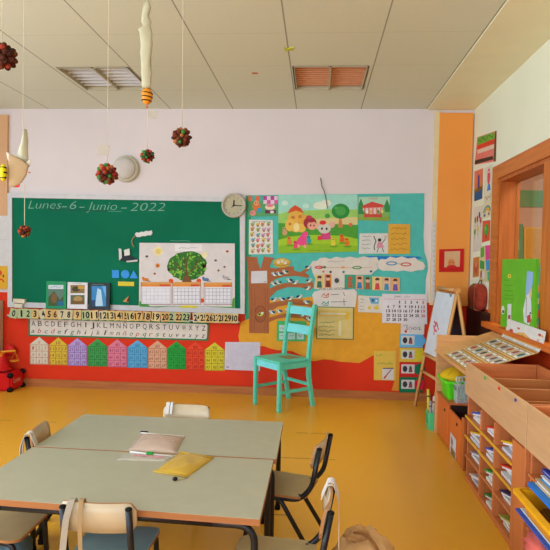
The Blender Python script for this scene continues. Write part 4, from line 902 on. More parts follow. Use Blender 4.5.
# second unit: stacked blue folders, yellow bin, pink cloth
def slab(name, label, cat, lo, hi, c, rot=None, group=None, inner=None):
    lo = Vector(lo); hi = Vector(hi); ctr = Vector(((lo.x+hi.x)/2, (lo.y+hi.y)/2, lo.z)); t = root(name, ctr, 0, label, cat, group)
    if rot is not None: t.rotation_euler = rot
    bm = bmesh.new(); bbox(bm, lo-ctr, (hi.x-ctr.x, hi.y-ctr.y, .006), .0015, seg=1); mesh('cover', bm, M(c, rough=.35), t)
    bm = bmesh.new(); bbox(bm, lo-ctr+Vector((.006, .006, .006)), (hi.x-ctr.x, hi.y-ctr.y-.006, hi.z-lo.z-.004), .001, seg=1); mesh('pages', bm, M('#dcd6ce'), t)
    bm = bmesh.new(); bbox(bm, (lo.x-ctr.x, lo.y-ctr.y, hi.z-lo.z-.004), (hi.x-ctr.x, hi.y-ctr.y, hi.z-lo.z), .001, seg=1); mesh('cover', bm, M(inner or c, rough=.35), t)
    return t
# shelf board heights in unit 2 (3 rows): .213, .387
slab('folder', 'bright blue folder sticking out of the shelf above the yellow bin', 'folder', (.945, 2.10, .470), (1.30, 2.56, .486), '#1f78c8', rot=(math.radians(0), 0, 0), group='folders in the second shelf unit')
slab('folder', 'tan and white folder lying on the bright blue folder', 'folder', (.97, 2.10, .4875), (1.32, 2.54, .511), '#c8a878', group='folders in the second shelf unit')
slab('folder', 'pale blue folder of white papers second from the top of the stack', 'folder', (.985, 2.10, .5125), (1.34, 2.52, .533), '#3f8ac0', group='folders in the second shelf unit', inner='#d8d4cc')
slab('folder', 'dark blue folder topmost under the pale shelf front', 'folder', (1.0, 2.10, .5345), (1.34, 2.55, .552), '#1c3c9a', group='folders in the second shelf unit')
# yellow bin
t = root('storage_bin', (1.07, 2.36, .3575), 0, 'bright yellow plastic bin pulled out of the shelf unit', 'bin')
bm = bmesh.new(); bz = []
def openbox(bm, w0, d0, w1, d1, h, th, mi=0, r=.02):
    """tapered open container: base w0 x d0, rim w1 x d1"""
    lv = [(w0, d0, 0), (w1, d1, h), (w1-2*th, d1-2*th, h), (w0-2*th, d0-2*th, th)]
    rings = []
    for w, d, z in lv: rings.append([bm.verts.new((x, y, z)) for x, y in rrect(w, d, r)])
    n = len(rings[0])
    for A, B in zip(rings, rings[1:]):
        for k in range(n):
            f = bm.faces.new((A[k], A[(k+1) % n], B[(k+1) % n], B[k])); f.material_index = mi
    for R_ in (rings[0], rings[-1]):
        f = bm.faces.new(R_); f.material_index = mi
openbox(bm, .28, .32, .33, .40, .095, .006)
mesh('body', bm, M('#e09410', rough=.35), t)
bm = bmesh.new()
for a, b2 in ((rrect(.375, .435, .03), rrect(.33, .39, .02)),):
    A = [bm.verts.new((x, y, .095)) for x, y in a]; B = [bm.verts.new((x, y, .098)) for x, y in b2]; A2 = [bm.verts.new((x, y, .080)) for x, y in a]; n = len(A)
    for k in range(n): bm.faces.new((A[k], A[(k+1) % n], B[(k+1) % n], B[k])); bm.faces.new((A2[k], A2[(k+1) % n], A[(k+1) % n], A[k]))
mesh('rim', bm, M('#eaa818', rough=.3), t)
bm = bmesh.new(); bbox(bm, (-.10, -.11, .012), (.11, .12, .05), .01); mesh('contents', bm, M('#8a5a20'), t); t.children[-1]['label'] = 'brown contents'
t = root('folder', (1.08, 2.36, .3415), 0, 'royal blue folder poking out under the yellow bin', 'folder', 'folders in the second shelf unit')
bm = bmesh.new(); bbox(bm, (-.17, -.26, .0), (.22, .24, .008), .0015, seg=1); mesh('cover', bm, M('#2a56b0', rough=.35), t)
bm = bmesh.new(); bbox(bm, (-.15, -.25, .0085), (.22, .23, .014), .001, seg=1); mesh('pages', bm, M('#d8d2c8'), t)
def lump(bm, c, rx, ry, rz, seed=1, amp=.18, mi=0, flat=True, u=20, v=14):
    """soft crumpled heap resting on its base"""
    from mathutils import noise
    t = bmesh.new(); bmesh.ops.create_uvsphere(t, u_segments=u, v_segments=v, radius=1)
    for w in t.verts:
        k = 1 + amp*noise.noise(w.co*2.3 + Vector((seed, seed*2, 0))) + amp*.5*noise.noise(w.co*6 + Vector((seed, 0, 0)))
        w.co = Vector((w.co.x*k*rx, w.co.y*k*ry, max(w.co.z*k*rz, -rz*.8 if flat else -9)))
    for f in t.faces: f.smooth = True
    merge(bm, t, mi, Matrix.Translation(Vector(c)))
t = root('pink_cloth', (.99, 2.42, .2155), 0, 'crumpled coral pink cloth under the royal blue folder on the shelf', 'cloth')
bm = bmesh.new(); lump(bm, (0, 0, .045), .09, .12, .055, seed=3, amp=.3); mesh('cloth', bm, M('#e06a5c', rough=.9), t)
bm = bmesh.new(); lump(bm, (.02, -.15, .027), .06, .06, .03, seed=8, amp=.3); mesh('fold', bm, M('#d8d0c8', rough=.9), t); t.children[-1]['label'] = 'white fold'

# low orange cabinet between the easel and the cubby shelf
t = root('low_cabinet', (1.04, 4.46, 0), 0, 'low orange cabinet with slanted wooden display top beside the easel', 'cabinet')
L0 = Vector((1.04, 4.46, 0))
def cpart(nm, boxes, m, lab=None, parent=None):
    bm = bmesh.new()
    for lo, hi in boxes: bbox(bm, Vector(lo)-L0, Vector(hi)-L0, .002, seg=1)
    ob = mesh(nm, bm, m, parent or t)
    if lab: ob['label'] = lab
    return ob
CO = WOOD('#d0682c', 'Z', amt=.09)
cpart('end_panel', [((1.02, 4.865, 0), (1.47, 4.885, .83))], WOOD('#d49a60', 'X', amt=.1), 'tan end panel')
cpart('side_panel', [((1.045, 3.86, 0), (1.47, 3.875, .36))], CO)
cpart('back_panel', [((1.455, 3.875, 0), (1.47, 4.865, .70))], CO)
cpart('top_board', [((1.03, 4.455, .34), (1.455, 4.865, .355))], WOOD('#c8683a', 'Y', amt=.1))
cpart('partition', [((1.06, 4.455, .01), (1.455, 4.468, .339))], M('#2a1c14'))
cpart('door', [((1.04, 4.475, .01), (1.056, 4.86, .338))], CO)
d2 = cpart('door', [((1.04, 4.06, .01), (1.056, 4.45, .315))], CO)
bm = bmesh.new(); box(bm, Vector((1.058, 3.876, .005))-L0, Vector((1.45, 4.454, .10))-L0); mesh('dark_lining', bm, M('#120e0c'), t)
cpart('post', [((1.035, 3.99, .0), (1.056, 4.055, .36))], WOOD('#b8602c', 'Z', amt=.1))
for yy in (4.60, 4.2):
    bm = bmesh.new(); ellipsoid(bm, Vector((1.0395, yy, .265))-L0, (.004, .02, .012)); mesh('finger_hole', bm, M('#1c120c'), t)
bm = bmesh.new()
A = [(1.005, .690), (1.47, .862), (1.47, .876), (1.0, .706)]
prism(bm, [Vector((x, 3.862, z))-L0 for x, z in A], [Vector((x, 4.862, z))-L0 for x, z in A]); ob = mesh('slanted_board', bm, WOOD('#d8a060', 'Y', amt=.08), t)
CAB = Plane((1.04, 0, 0), (-1, 0, 0))
S = Sheet('taped_picture', 'white paper with a dark drawing taped to the cabinet door', 'paper', [(450.5, 432), (456, 440), (454.8, 470), (449.4, 458)], '#d2cdc8', pl=CAB, off=.001)
P = S.part('drawing', 'grey and brown drawing'); P.poly([(451, 445), (455.2, 453), (454.6, 466), (450, 456)], '#8a6a44'); P.up(); P.poly([(451.2, 436), (453, 441), (452.4, 447), (450.8, 443)], '#7a7674')
# the picture chart lying on the slanted top, its upper end curling up against the window
sl = Plane((1.005, 0, .707), (-(.876-.706), 0, 1.47-1.0))
c3 = [(1.448, 4.56, .869), (1.448, 3.80, .869), (1.012, 3.88, .7095), (1.012, 4.58, .7095)]
S = Sheet('picture_chart', 'long white chart with rows of framed pictures on the slanted cabinet top', 'chart', [pr(p) for p in c3], '#d8bc80', pl=sl, off=.003, thick=.0015, quad=True)
P = S.part('border', 'orange border lines'); 
for v in (.03, .36, .68, .98): P.rect(.0, v-.016, 1, v+.016, '#c07c34')
for j in range(3):
    P = S.part('picture_row', 'row of pale framed pictures', up=1)
    for i in range(6):
        u0, v0 = .03+i*.162, .07+j*.32
        P.k = 1; P.rect(u0, v0, u0+.14, v0+.25, '#a8844c'); P.k = 2; P.rect(u0+.012, v0+.02, u0+.128, v0+.23, '#e4e0d6'); P.k = 3
        P.ell(u0+.05, v0+.12, .034, .07, r.choice(['#3a3a38', '#8a4a2c', '#2a4a3c', '#98662c', '#a8342c']), n=8); P.rect(u0+.082, v0+.05, u0+.112, v0+.2, r.choice(['#9a9a90', '#c8a050', '#6a8a9a']))
cz = [(1.448, .869), (1.470, .905), (1.482, .955), (1.487, 1.012)]
for i in range(3):
    (xa, za), (xb, zb_) = cz[i], cz[i+1]
    cu = Plane((xa, 0, za+.004), (-(zb_-za), 0, xb-xa))
    k3 = [pr((xb, 4.545-.01*i, zb_+.004)), pr((xb, 3.80, zb_+.004 - (.008 if i == 2 else 0))), pr((xa, 3.80, za+.004)), pr((xa, 4.56-.01*i, za+.004))]
    S2 = Sheet('curled_end', None, None, k3, '#dcd6ca', pl=cu, off=.001, thick=.0015, quad=True, parent=S.obj)
    S2.obj_loc = parent_world(S2.obj)
    P = S2.part('picture')
    if i == 0: P.rect(.02, .3, .98, .55, '#cf9448').rect(.05, .6, .3, .95, '#c8c4b8').rect(.36, .6, .6, .95, '#c8c4b8').rect(.66, .6, .9, .95, '#c8c4b8')
    elif i == 1: P.poly([(.2, 1), (.3, .4), (.45, .1), (.62, .5), (.75, 1)], '#dcae5a').ell(.14, .5, .05, .3, '#c84a3c'); P.up(); P.ell(.85, .5, .035, .3, '#e0b090').ell(.45, .62, .03, .2, '#c88a4c')
    else: P.ell(.86, .7, .04, .2, '#c8503c').ell(.3, .8, .04, .12, '#c8503c').ell(.93, .75, .025, .15, '#d89a4a')
# tall green board leaning on the window
gp = Plane((1.505, 0, .945), (-1, 0, .05))
S = Sheet('green_board', 'bright green poster board leaning in the window behind the picture chart', 'poster board', [(502.4, 259.2), (536.2, 258.6), (533.4, 333.4), (500.4, 326)], '#63b41e', pl=gp, off=.0, thick=.02, rough=.4)
P = S.part('boat', 'white boat shape with a red figure'); P.poly([(526, 296), (529, 291), (531, 300), (531.6, 318), (529, 325), (524, 322), (523, 310)], '#d6d6d2'); P.up(); P.poly([(527, 316), (530.4, 314), (531, 322), (527, 323)], '#b8443c').line([(526.4, 297), (526, 318)], .5, '#5a6a6a').ell(530.4, 313, .9, .9, '#2a2a2c')
P = S.part('blue_strip', 'pale blue strip along the edge'); P.poly([(527, 271), (533.4, 272), (532.6, 285), (529.6, 293), (525.4, 296)], '#8fb4d8'); P.up(); P.poly([(530, 290), (532, 287), (531.6, 298), (529, 297)], '#d8bc8a')
P = S.part('yellow_flower', 'small yellow flower'); P.ell(509.4, 276, 1.8, 2.2, '#e0c840'); P.up(); P.ell(509.4, 276, .7, .8, '#9a7a2c')
P = S.part('printed_label', 'white label with a dark picture'); P.poly([(507.6, 304), (511.4, 303.8), (511, 324), (507, 324.6)], '#d6d8d0'); P.up(); P.poly([(508, 315), (510.6, 315), (510.4, 320), (507.8, 320)], '#a05a4c')
P = S.part('printed_label', 'small round white label'); P.ell(502.9, 310, 1.6, 4.4, '#d4d8cc'); P.up(); P.ell(503.1, 311.6, 1, 1.6, '#3a5a3c')
P = S.part('handwriting', 'faint dark lines')
for y in (280, 285, 290.6, 295, 298.6): P.line([(504, y), (504 + (9 if y > 284 else 5), y+.4)], .35, '#3a7a1c')

# bins and boxes on the cabinet
t = root('basket', (1.145, 4.69, .356), 0, 'bright green plastic basket with a yellow cap on the low cabinet', 'basket')
bm = bmesh.new(); openbox(bm, .17, .24, .22, .29, .15, .005); mesh('body', bm, M('#54cc1e', rough=.35), t)
bm = bmesh.new(); A = rrect(.245, .315, .03); B = rrect(.20, .27, .02)
for zz in (.15,):
    a = [bm.verts.new((x, y, zz)) for x, y in A]; b2 = [bm.verts.new((x, y, zz+.002)) for x, y in B]; a2 = [bm.verts.new((x, y, zz-.02)) for x, y in A]; n = len(a)
    for k in range(n): bm.faces.new((a[k], a[(k+1) % n], b2[(k+1) % n], b2[k])); bm.faces.new((a2[k], a2[(k+1) % n], a[(k+1) % n], a[k]))
mesh('rim', bm, M('#5cd824', rough=.35), t)
t = root('fabric_hat', (1.145, 4.69, .365), 0, 'yellow cloth cap lying in the green basket', 'hat')
bm = bmesh.new(); lathe(bm, [(.06, 0), (.065, .10), (.135, .156), (.125, .175), (.095, .20), (.05, .222), (.012, .232)], n=8); mesh('crown', bm, M('#e0b41e', rough=.8), t)
bm = bmesh.new()
for k in range(8): tube(bm, [(.125*math.cos(k*PI/4), .125*math.sin(k*PI/4), .176), (.096*math.cos(k*PI/4), .096*math.sin(k*PI/4), .201), (.012*math.cos(k*PI/4), .012*math.sin(k*PI/4), .233)], .002, n=5)
mesh('seam', bm, M('#c89a18', rough=.8), t)
t = root('clear_container', (1.15, 4.50, .356), 0, 'clear plastic tub holding white scissors on the low cabinet', 'container')
bm = bmesh.new(); openbox(bm, .12, .08, .13, .09, .15, .003, r=.012); mesh('body', bm, CLEAR('clear_plastic', '#dce4e6', .25, .15), t)
bm = bmesh.new(); bbox(bm, (-.062, -.043, .10), (-.060, .043, .125), .0005, seg=1); mesh('label_strip', bm, M('#3a3a40'), t)
def scissors(loc, rz, label, c):
    t = root('scissors', loc, rz, label, 'scissors', 'scissors in the clear tub')
    for s in (-1, 1):
        bm = bmesh.new()
        tube(bm, [(s*.014+.013*math.cos(a), 0, .175+.022*math.sin(a)) for a in [2*PI*k/12 for k in range(13)]], .0045, n=6)
        tube(bm, [(s*.012, 0, .153), (0, 0, .11)], .004, n=6)
        h = mesh('handle', bm, M(c, rough=.3), t)
    bm = bmesh.new(); bbox(bm, (-.006, -.002, .01), (.006, .002, .115), .001, seg=1); mesh('blade', bm, M('#8a8a90', metal=.8, rough=.3), t)
scissors((1.12, 4.49, .360), .3, 'white scissors at the front of the clear tub', '#d8dcd8')
scissors((1.175, 4.50, .360), -.2, 'pale grey scissors at the back of the clear tub', '#c4ccd0')
# tape roll / pot on the window sill end
t = root('small_jar', (1.505, 3.42, .886), 0, 'small white jar with a dark base on the window sill', 'jar')
bm = bmesh.new(); lathe(bm, [(.03, 0), (.032, .004), (.032, .03), (.03, .034)], n=18); mesh('base', bm, M('#4a2c28', rough=.4), t)
bm = bmesh.new(); lathe(bm, [(.03, .0342), (.031, .04), (.031, .062), (.027, .068)], n=18); mesh('lid', bm, M('#d8d0cc', rough=.4), t)

# easel
t = root('easel', (1.24, 5.52, 0), 0, 'wooden double easel with a white drawing board beside the orange column', 'easel')
E0 = Vector((1.24, 5.52, 0))
RA, RB = Vector((1.205, 5.75, 1.185)), Vector((1.275, 5.28, 1.185))
FA, FB = Vector((1.00, 5.73, 0)), Vector((1.07, 5.26, 0)); GA, GB = Vector((1.425, 5.77, 0)), Vector((1.495, 5.30, 0))
def bar(nm, a, b, w=.017, c='#d8a060'):
    bm = bmesh.new(); tube(bm, [Vector(a)-E0, Vector(b)-E0], w, n=4); return mesh(nm, bm, WOOD(c, 'Z', amt=.08), t)
for a, b in ((RA, FA), (RB, FB), (RA, GA), (RB, GB)): bar('leg', a, b)
bar('top_rail', RA, RB, .02)
lp = lambda a, b, k: a + (b-a)*k
bar('tray_rail', lp(RA, FA, .56), lp(RB, FB, .56), .022); bar('cross_rail', lp(RA, FA, .70), lp(RB, FB, .70)); bar('cross_rail', lp(RA, GA, .56), lp(RB, GB, .56))
def panel(nm, a, b, k0, k1, c, off, lab):
    q = [lp(RA, a, k0), lp(RB, b, k0), lp(RB, b, k1), lp(RA, a, k1)]
    n = (q[1]-q[0]).cross(q[3]-q[0]).normalized(); 
    if n.x*(-1 if a is FA else 1) < 0: n = -n
    bm = bmesh.new(); prism(bm, [p + n*off - E0 for p in q], [p + n*(off-.008) - E0 for p in q]); o = mesh(nm, bm, M(c, rough=.35), t); o['label'] = lab; return o, q, n
pf, qf, nf = panel('drawing_board', FA, FB, .03, .54, '#d4dade', .012, 'white drawing board')
panel('chalk_panel', GA, GB, .03, .54, '#2e1c18', .0, 'dark back panel')
bm = bmesh.new(); tube(bm, [Vector(RB)+Vector((0, -.02, .0))-E0, Vector(RB)+Vector((.0, .03, .0))-E0], .028, n=12); mesh('hinge_knob', bm, WOOD('#c88a4a', 'Y'), t)
ep = Plane(qf[0] + nf*.0125, nf)
SS = type('X', (), {})(); SS.pl = ep; SS.top = .0; SS.mk = {}; SS.map = lambda x, y: (x, y); SS.obj = pf; SS.obj_loc = parent_world(pf)
P = Print(SS, 'red_mark', 'red crayon letters on the white board'); P.line([(434.4, 321), (436, 325), (434, 328), (436.6, 332)], 1.3, '#d8403c').line([(433.4, 325), (434.6, 330), (433.6, 335)], 1.0, '#e07a70').line([(436.6, 322), (438.4, 330)], 1.0, '#d8403c')
P = Print(SS, 'green_mark', 'green scribble at the top'); P.line([(449.6, 293.6), (450.8, 297), (451.6, 294)], .8, '#2a6a4c')
# dark panel and red felt bag on the window wall
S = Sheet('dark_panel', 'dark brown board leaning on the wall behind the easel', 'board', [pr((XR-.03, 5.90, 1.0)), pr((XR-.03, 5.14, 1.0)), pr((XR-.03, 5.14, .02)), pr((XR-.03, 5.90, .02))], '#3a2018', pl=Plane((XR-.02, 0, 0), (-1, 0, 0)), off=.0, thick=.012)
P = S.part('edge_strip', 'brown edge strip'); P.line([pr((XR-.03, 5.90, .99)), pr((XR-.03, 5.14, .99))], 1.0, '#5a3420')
c = RIGHT.at(478.6, 297, .03)
t = root('felt_bag', (XR-.045, c.y, c.z), 0, 'red and green striped felt bag hanging beside the window', 'bag')
bm = bmesh.new(); out = []
for k in range(24):
    a = 2*PI*k/24; yy = .20*math.copysign(abs(math.cos(a))**.6, math.cos(a)); zz = .125*math.copysign(abs(math.sin(a))**.7, math.sin(a)); out.append((yy, zz))
rings = [[bm.verts.new((x, y*s_, z*s_)) for y, z in out] for x, s_ in ((-.045, .8), (-.025, .95), (0, 1), (.03, .98), (.042, .9))]
for A, B in zip(rings, rings[1:]):
    for k in range(24):
        f = bm.faces.new((A[k], A[(k+1) % 24], B[(k+1) % 24], B[k])); f.smooth = True
bm.faces.new(rings[0]); bm.faces.new(rings[-1]); mesh('body', bm, M('#a03c28', rough=.9, noise=.25), t)
for y0, c_, nm in ((.0, '#5c6a30', 'green stripe'), (-.095, '#b85a3c', 'orange stripe')):
    bm = bmesh.new(); bbox(bm, (-.047, y0, -.126), (.043, y0+.045, .126), .012, seg=2); o = mesh('stripe', bm, M(c_, rough=.9), t); o['label'] = nm
bm = bmesh.new(); tube(bm, [(.02, -.06, .115), (.03, -.02, .16), (.03, .02, .16), (.02, .06, .115)], .005, n=6); mesh('hanging_loop', bm, M('#7a3a24'), t)

# green box on the floor with rolled papers
t = root('floor_box', (1.015, 4.985, 0), 0, 'small green box with paper rolls on the floor by the cabinet', 'box')
bm = bmesh.new(); openbox(bm, .06, .12, .075, .14, .15, .004, r=.008); mesh('body', bm, M('#58c884', rough=.4), t)
bm = bmesh.new(); bbox(bm, (-.0385, -.03, .05), (-.0355, .04, .13), .0005, seg=1); mesh('label_panel', bm, M('#3aa86a'), t)
for x, y, z, dx, dy, c, lab in ((-.012, .03, .32, -.01, .03, '#d8c040', 'yellow rolled paper standing in the green floor box'), (.015, .0, .27, .01, .02, '#cfccc0', 'white rolled paper standing in the green floor box'), (-.008, -.03, .24, -.01, .0, '#9a9a94', 'grey rolled paper standing in the green floor box')):
    t2 = root('paper_roll', (1.015+x, 4.985+y, .006), 0, lab, 'paper roll', 'rolls in the green floor box')
    bm = bmesh.new(); tube(bm, [(0, 0, 0), (dx, dy, z)], .012, n=12); mesh('sheet', bm, M(c), t2)
    bm = bmesh.new(); tube(bm, [(dx*.8, dy*.8, z*.8), (dx*.84, dy*.84, z*.84)], .0135, n=12); mesh('band', bm, M('#6a4a3a'), t2)

# =================================================================== TABLES
LAM = M('#aaa184', rough=.34, noise=.03, g=.60, spec=.35); EDGE = WOOD('#a4683c', 'X', amt=.12); STEEL = M('#14161c', rough=.4, g=.7, spec=.4)
ZT = .5
def table(label, corners):
    cx = sum(c[0] for c in corners)/4; cy = sum(c[1] for c in corners)/4
    t = root('school_table', (cx, cy, 0), 0, label, 'table', 'two school tables pushed together')
    q = [(x-cx, y-cy) for x, y in corners]           # bl br fr fl
    bm = bmesh.new(); prism(bm, [Vector((x, y, ZT)) for x, y in q], [Vector((x, y, ZT-.0015)) for x, y in q]); mesh('tabletop', bm, LAM, t)
    bm = bmesh.new(); prism(bm, [Vector((x, y, ZT-.0016)) for x, y in q], [Vector((x, y, ZT-.026)) for x, y in q]); mesh('wooden_edge', bm, EDGE, t)
    ins = [(x*.965, y*.90) for x, y in q]; z = ZT-.042
    for k in range(4):
        a = Vector((*ins[k], 0)); b = Vector((*ins[[1, 0, 3, 2][k]], 0)); d = (b-a).normalized()
        bm = bmesh.new(); tube(bm, bend([a+Vector((0, 0, .012)), a+Vector((0, 0, z)), a+d*.16+Vector((0, 0, z))], .07, 7), .014, n=10); lg = mesh('leg', bm, STEEL, t)
        bm = bmesh.new(); lathe(bm, [(.017, 0), (.017, .02), (.015, .024)], c=a, n=12); mesh('foot_cap', bm, M('#0c0c0e'), lg)
    for i, j in ((0, 1), (3, 2)):
        a = Vector((*ins[i], z)); b = Vector((*ins[j], z)); d = (b-a).normalized(); bm = bmesh.new(); tube(bm, [a+d*.16, b-d*.16], .014, n=10); mesh('rail', bm, STEEL, t)
    for i, j in ((0, 3), (1, 2)):
        a = Vector((*ins[i], z)); b = Vector((*ins[j], z)); d = (b-a).normalized(); sh = Vector((-.10 if i == 1 else .10, 0, 0)); bm = bmesh.new(); tube(bm, [a+sh, b+sh], .012, n=8); mesh('cross_rail', bm, STEEL, t)
    return t
table('far pale school table with the empty chair behind it', [(-1.362, 3.262), (-.178, 3.272), (-.173, 2.663), (-1.366, 2.684)])
table('near pale school table holding the yellow pouch', [(-1.372, 2.668), (-.186, 2.645), (-.188, 2.032), (-1.385, 2.092)])

# =================================================================== SCHOOL CHAIRS
PLY = '#cfae7c'
def make_chair(label):
    t = root('school_chair', (0, 0, 0), 0, label, 'chair', 'small school chairs at the tables')
    lam = M('#a88e5e', rough=.38, noise=.04, g=.6, spec=.4); ply = WOOD('#aa7444', 'X', amt=.12); pl2 = M('#c4ae8a', rough=.38, noise=.05, g=.6, spec=.4)
    # seat: rounded board, front edge rolled down a little
    bm = bmesh.new(); o = rrect(.30, .32, .045, 6)
    def zz(y): return .292 - (max(0, y-.10)/.06)**2*.006 - .004*math.cos(y*8)
    top = [Vector((x*(1 if y > -.05 else .94), y, zz(y)+.006)) for x, y in o]; bot = [p - Vector((0, 0, .012)) for p in top]
    prism(bm, top, bot, 0, 1); seat = mesh('seat', bm, [lam, ply], t)
    for x in (-.11, .11):
        bm = bmesh.new(); ellipsoid(bm, (x, -.12, .2952), (.007, .007, .003)); mesh('bolt', bm, STEEL, seat)
    # backrest: curved board
    bm = bmesh.new(); N = 14; fr = []; bk = []
    w, z0, z1 = .143, .435, .552
    def py(x, z): return -.200 + .9*x*x*1.1 - (z-.44)*.16
    outl = rrect(2*w, z1-z0, .03, 5); zc = (z0+z1)/2
    cols_ = 16
    xs_ = [-w + 2*w*i/cols_ for i in range(cols_+1)]
    def span(x):
        r_ = .03; d = max(0, abs(x)-(w-r_)); h = (z1-z0)/2 - (r_ - math.sqrt(max(0, r_*r_-d*d))); return zc-h, zc+h
    grid_f = []; grid_b = []
    for x in xs_:
        a, b = span(x); a2, b2 = a, b
        grid_f.append([bm.verts.new((x, py(x, z)+.005, z)) for z in (a2, (a2+b2)/2, b2)]); grid_b.append([bm.verts.new((x, py(x, z)-.005, z)) for z in (a2, (a2+b2)/2, b2)])
    for i in range(cols_):
        for k in range(2):
            f = bm.faces.new((grid_f[i][k], grid_f[i+1][k], grid_f[i+1][k+1], grid_f[i][k+1])); f.smooth = True
            f = bm.faces.new((grid_b[i][k], grid_b[i][k+1], grid_b[i+1][k+1], grid_b[i+1][k])); f.smooth = True
        f = bm.faces.new((grid_f[i][0], grid_b[i][0], grid_b[i+1][0], grid_f[i+1][0])); f.material_index = 1
        f = bm.faces.new((grid_f[i][2], grid_f[i+1][2], grid_b[i+1][2], grid_b[i][2])); f.material_index = 1
    for i in (0, cols_):
        for k in range(2):
            f = bm.faces.new((grid_f[i][k], grid_f[i][k+1], grid_b[i][k+1], grid_b[i][k])); f.material_index = 1
    mesh('backrest', bm, [pl2, ply], t)
    for s in (-1, 1):
        bm = bmesh.new(); tube(bm, bend([(s*.125, .12, .274), (s*.125, -.12, .272), (s*.124, -.185, .34), (s*.121, py(.121, .535)-.019, .535)], .07, 6), .0125, n=10)
        po = mesh('back_post', bm, STEEL, t)
        bm = bmesh.new(); ellipsoid(bm, (s*.121, py(.121, .535)-.019, .535), (.0135, .0135, .008)); mesh('end_cap', bm, M('#0c0c0e'), po)
        bm = bmesh.new(); tube(bm, bend([(s*.125, .07, .272), (s*.13, .135, .268), (s*.137, .15, .01)], .05, 6), .0115, n=10); lg = mesh('leg', bm, STEEL, t)
        bm = bmesh.new(); lathe(bm, [(.014, 0), (.014, .018), (.012, .022)], c=(s*.137, .15, 0), n=10); mesh('foot_cap', bm, M('#0c0c0e'), lg)
        bm = bmesh.new(); tube(bm, bend([(s*.125, .02, .271), (s*.128, -.03, .262), (s*.137, -.20, .01)], .05, 6), .0115, n=10); lg = mesh('leg', bm, STEEL, t)
        bm = bmesh.new(); lathe(bm, [(.014, 0), (.014, .018), (.012, .022)], c=(s*.137, -.20, 0), n=10); mesh('foot_cap', bm, M('#0c0c0e'), lg)
    for y in (.10, -.10):
        bm = bmesh.new(); tube(bm, [(-.125, y, .272), (.125, y, .272)], .009, n=8); mesh('cross_bar', bm, STEEL, t)
    return t
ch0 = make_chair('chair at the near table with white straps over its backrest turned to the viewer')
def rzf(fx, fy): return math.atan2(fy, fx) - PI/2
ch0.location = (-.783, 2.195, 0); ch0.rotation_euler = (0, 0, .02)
def put(x, y, f, label):
    c = copy_tree(ch0); c.location = (x, y, 0); c.rotation_euler = (0, 0, rzf(*f)); c['label'] = label; return c
put(-.153, 2.89, (-.97, .243), 'chair in side view facing the gap between the two tables')
put(-.143, 2.171, (-.998, .06), 'chair at the near table corner in front of the peach cloth bag')
put(-1.218, 2.85, (.98, .17), 'chair with white straps at the short end of the far table')
put(-.765, 3.165, (0, -1), 'empty pale chair tucked in behind the far table')
put(-1.335, 2.315, (1, 0), 'chair pushed under the short end of the near table, mostly hidden')

# shade and sky reflection painted into this seat's laminate as blue green tint
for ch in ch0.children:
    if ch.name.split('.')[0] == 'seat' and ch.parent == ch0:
        ch.data = ch.data.copy(); ch.data.materials[0] = M('#74908a', rough=.4, spec=.4); ch['label'] = 'seat with painted blue green sky tint'
# straps and bags on the chairs
def ribbon(bm, pts, wv, th=.0025, mi=0):
    pts = [Vector(p) for p in pts]; wv = Vector(wv); prev = None
    for i, p in enumerate(pts):
        a = pts[max(0, i-1)]; b = pts[min(len(pts)-1, i+1)]; n = (b-a).cross(wv).normalized()*th/2
        ring_ = [bm.verts.new(p-wv/2-n), bm.verts.new(p+wv/2-n), bm.verts.new(p+wv/2+n), bm.verts.new(p-wv/2+n)]
        if prev:
            for k in range(4): bm.faces.new((prev[k], prev[(k+1) % 4], ring_[(k+1) % 4], ring_[k]))
        else: bm.faces.new(ring_)
        prev = ring_
    bm.faces.new(prev)
def strap_bag(label, loc, rz, xs_, c, drop=.33, body=True):
    t = root('cloth_bag', loc, rz, label, 'bag', 'cloth bags hung on the chairs')
    for x, w, ex, cc in xs_:
        bm = bmesh.new(); ribbon(bm, bend([(x, -.175, .50), (x, -.20, .562), (x, -.222, .562), (x+ex*.3, -.245, .50), (x+ex, -.25, .552-drop)], .02, 5), (w, 0, 0)); mesh('strap', bm, M(cc, rough=.9), t)
    if body:
        bm = bmesh.new(); lump(bm, (xs_[0][0]*.5+xs_[-1][0]*.5, -.262, .552-drop-.085), .09, .035, .11, seed=4, amp=.2, flat=False); mesh('pouch', bm, M(c, rough=.9), t)
    return t
strap_bag('white cloth bag hanging by two straps from the backrest turned to the viewer', (-.783, 2.195, 0), .02, [(-.088, .024, -.035, '#a2947e'), (-.052, .016, .014, '#a08058')], '#b8a890')
strap_bag('white cloth bag hanging from the chair at the short end of the far table', (-1.218, 2.85, 0), rzf(.98, .17), [(.128, .026, .01, '#d2c8b8'), (.10, .014, .0, '#d8cdbb')], '#cdbda6')
strap_bag('white cloth bag hanging on the empty chair behind the far table', (-.765, 3.165, 0), rzf(0, -1), [(.117, .022, 0, '#d0c8ba'), (.094, .014, 0, '#d8d0c4')], '#cdbda6')
strap_bag('white cloth bag hanging on the chair in front of the peach bag', (-.143, 2.171, 0), rzf(-.998, .06), [(.118, .05, 0, '#d6cdc4'), (.07, .014, 0, '#d0c0a8')], '#d6cdc4', body=False)

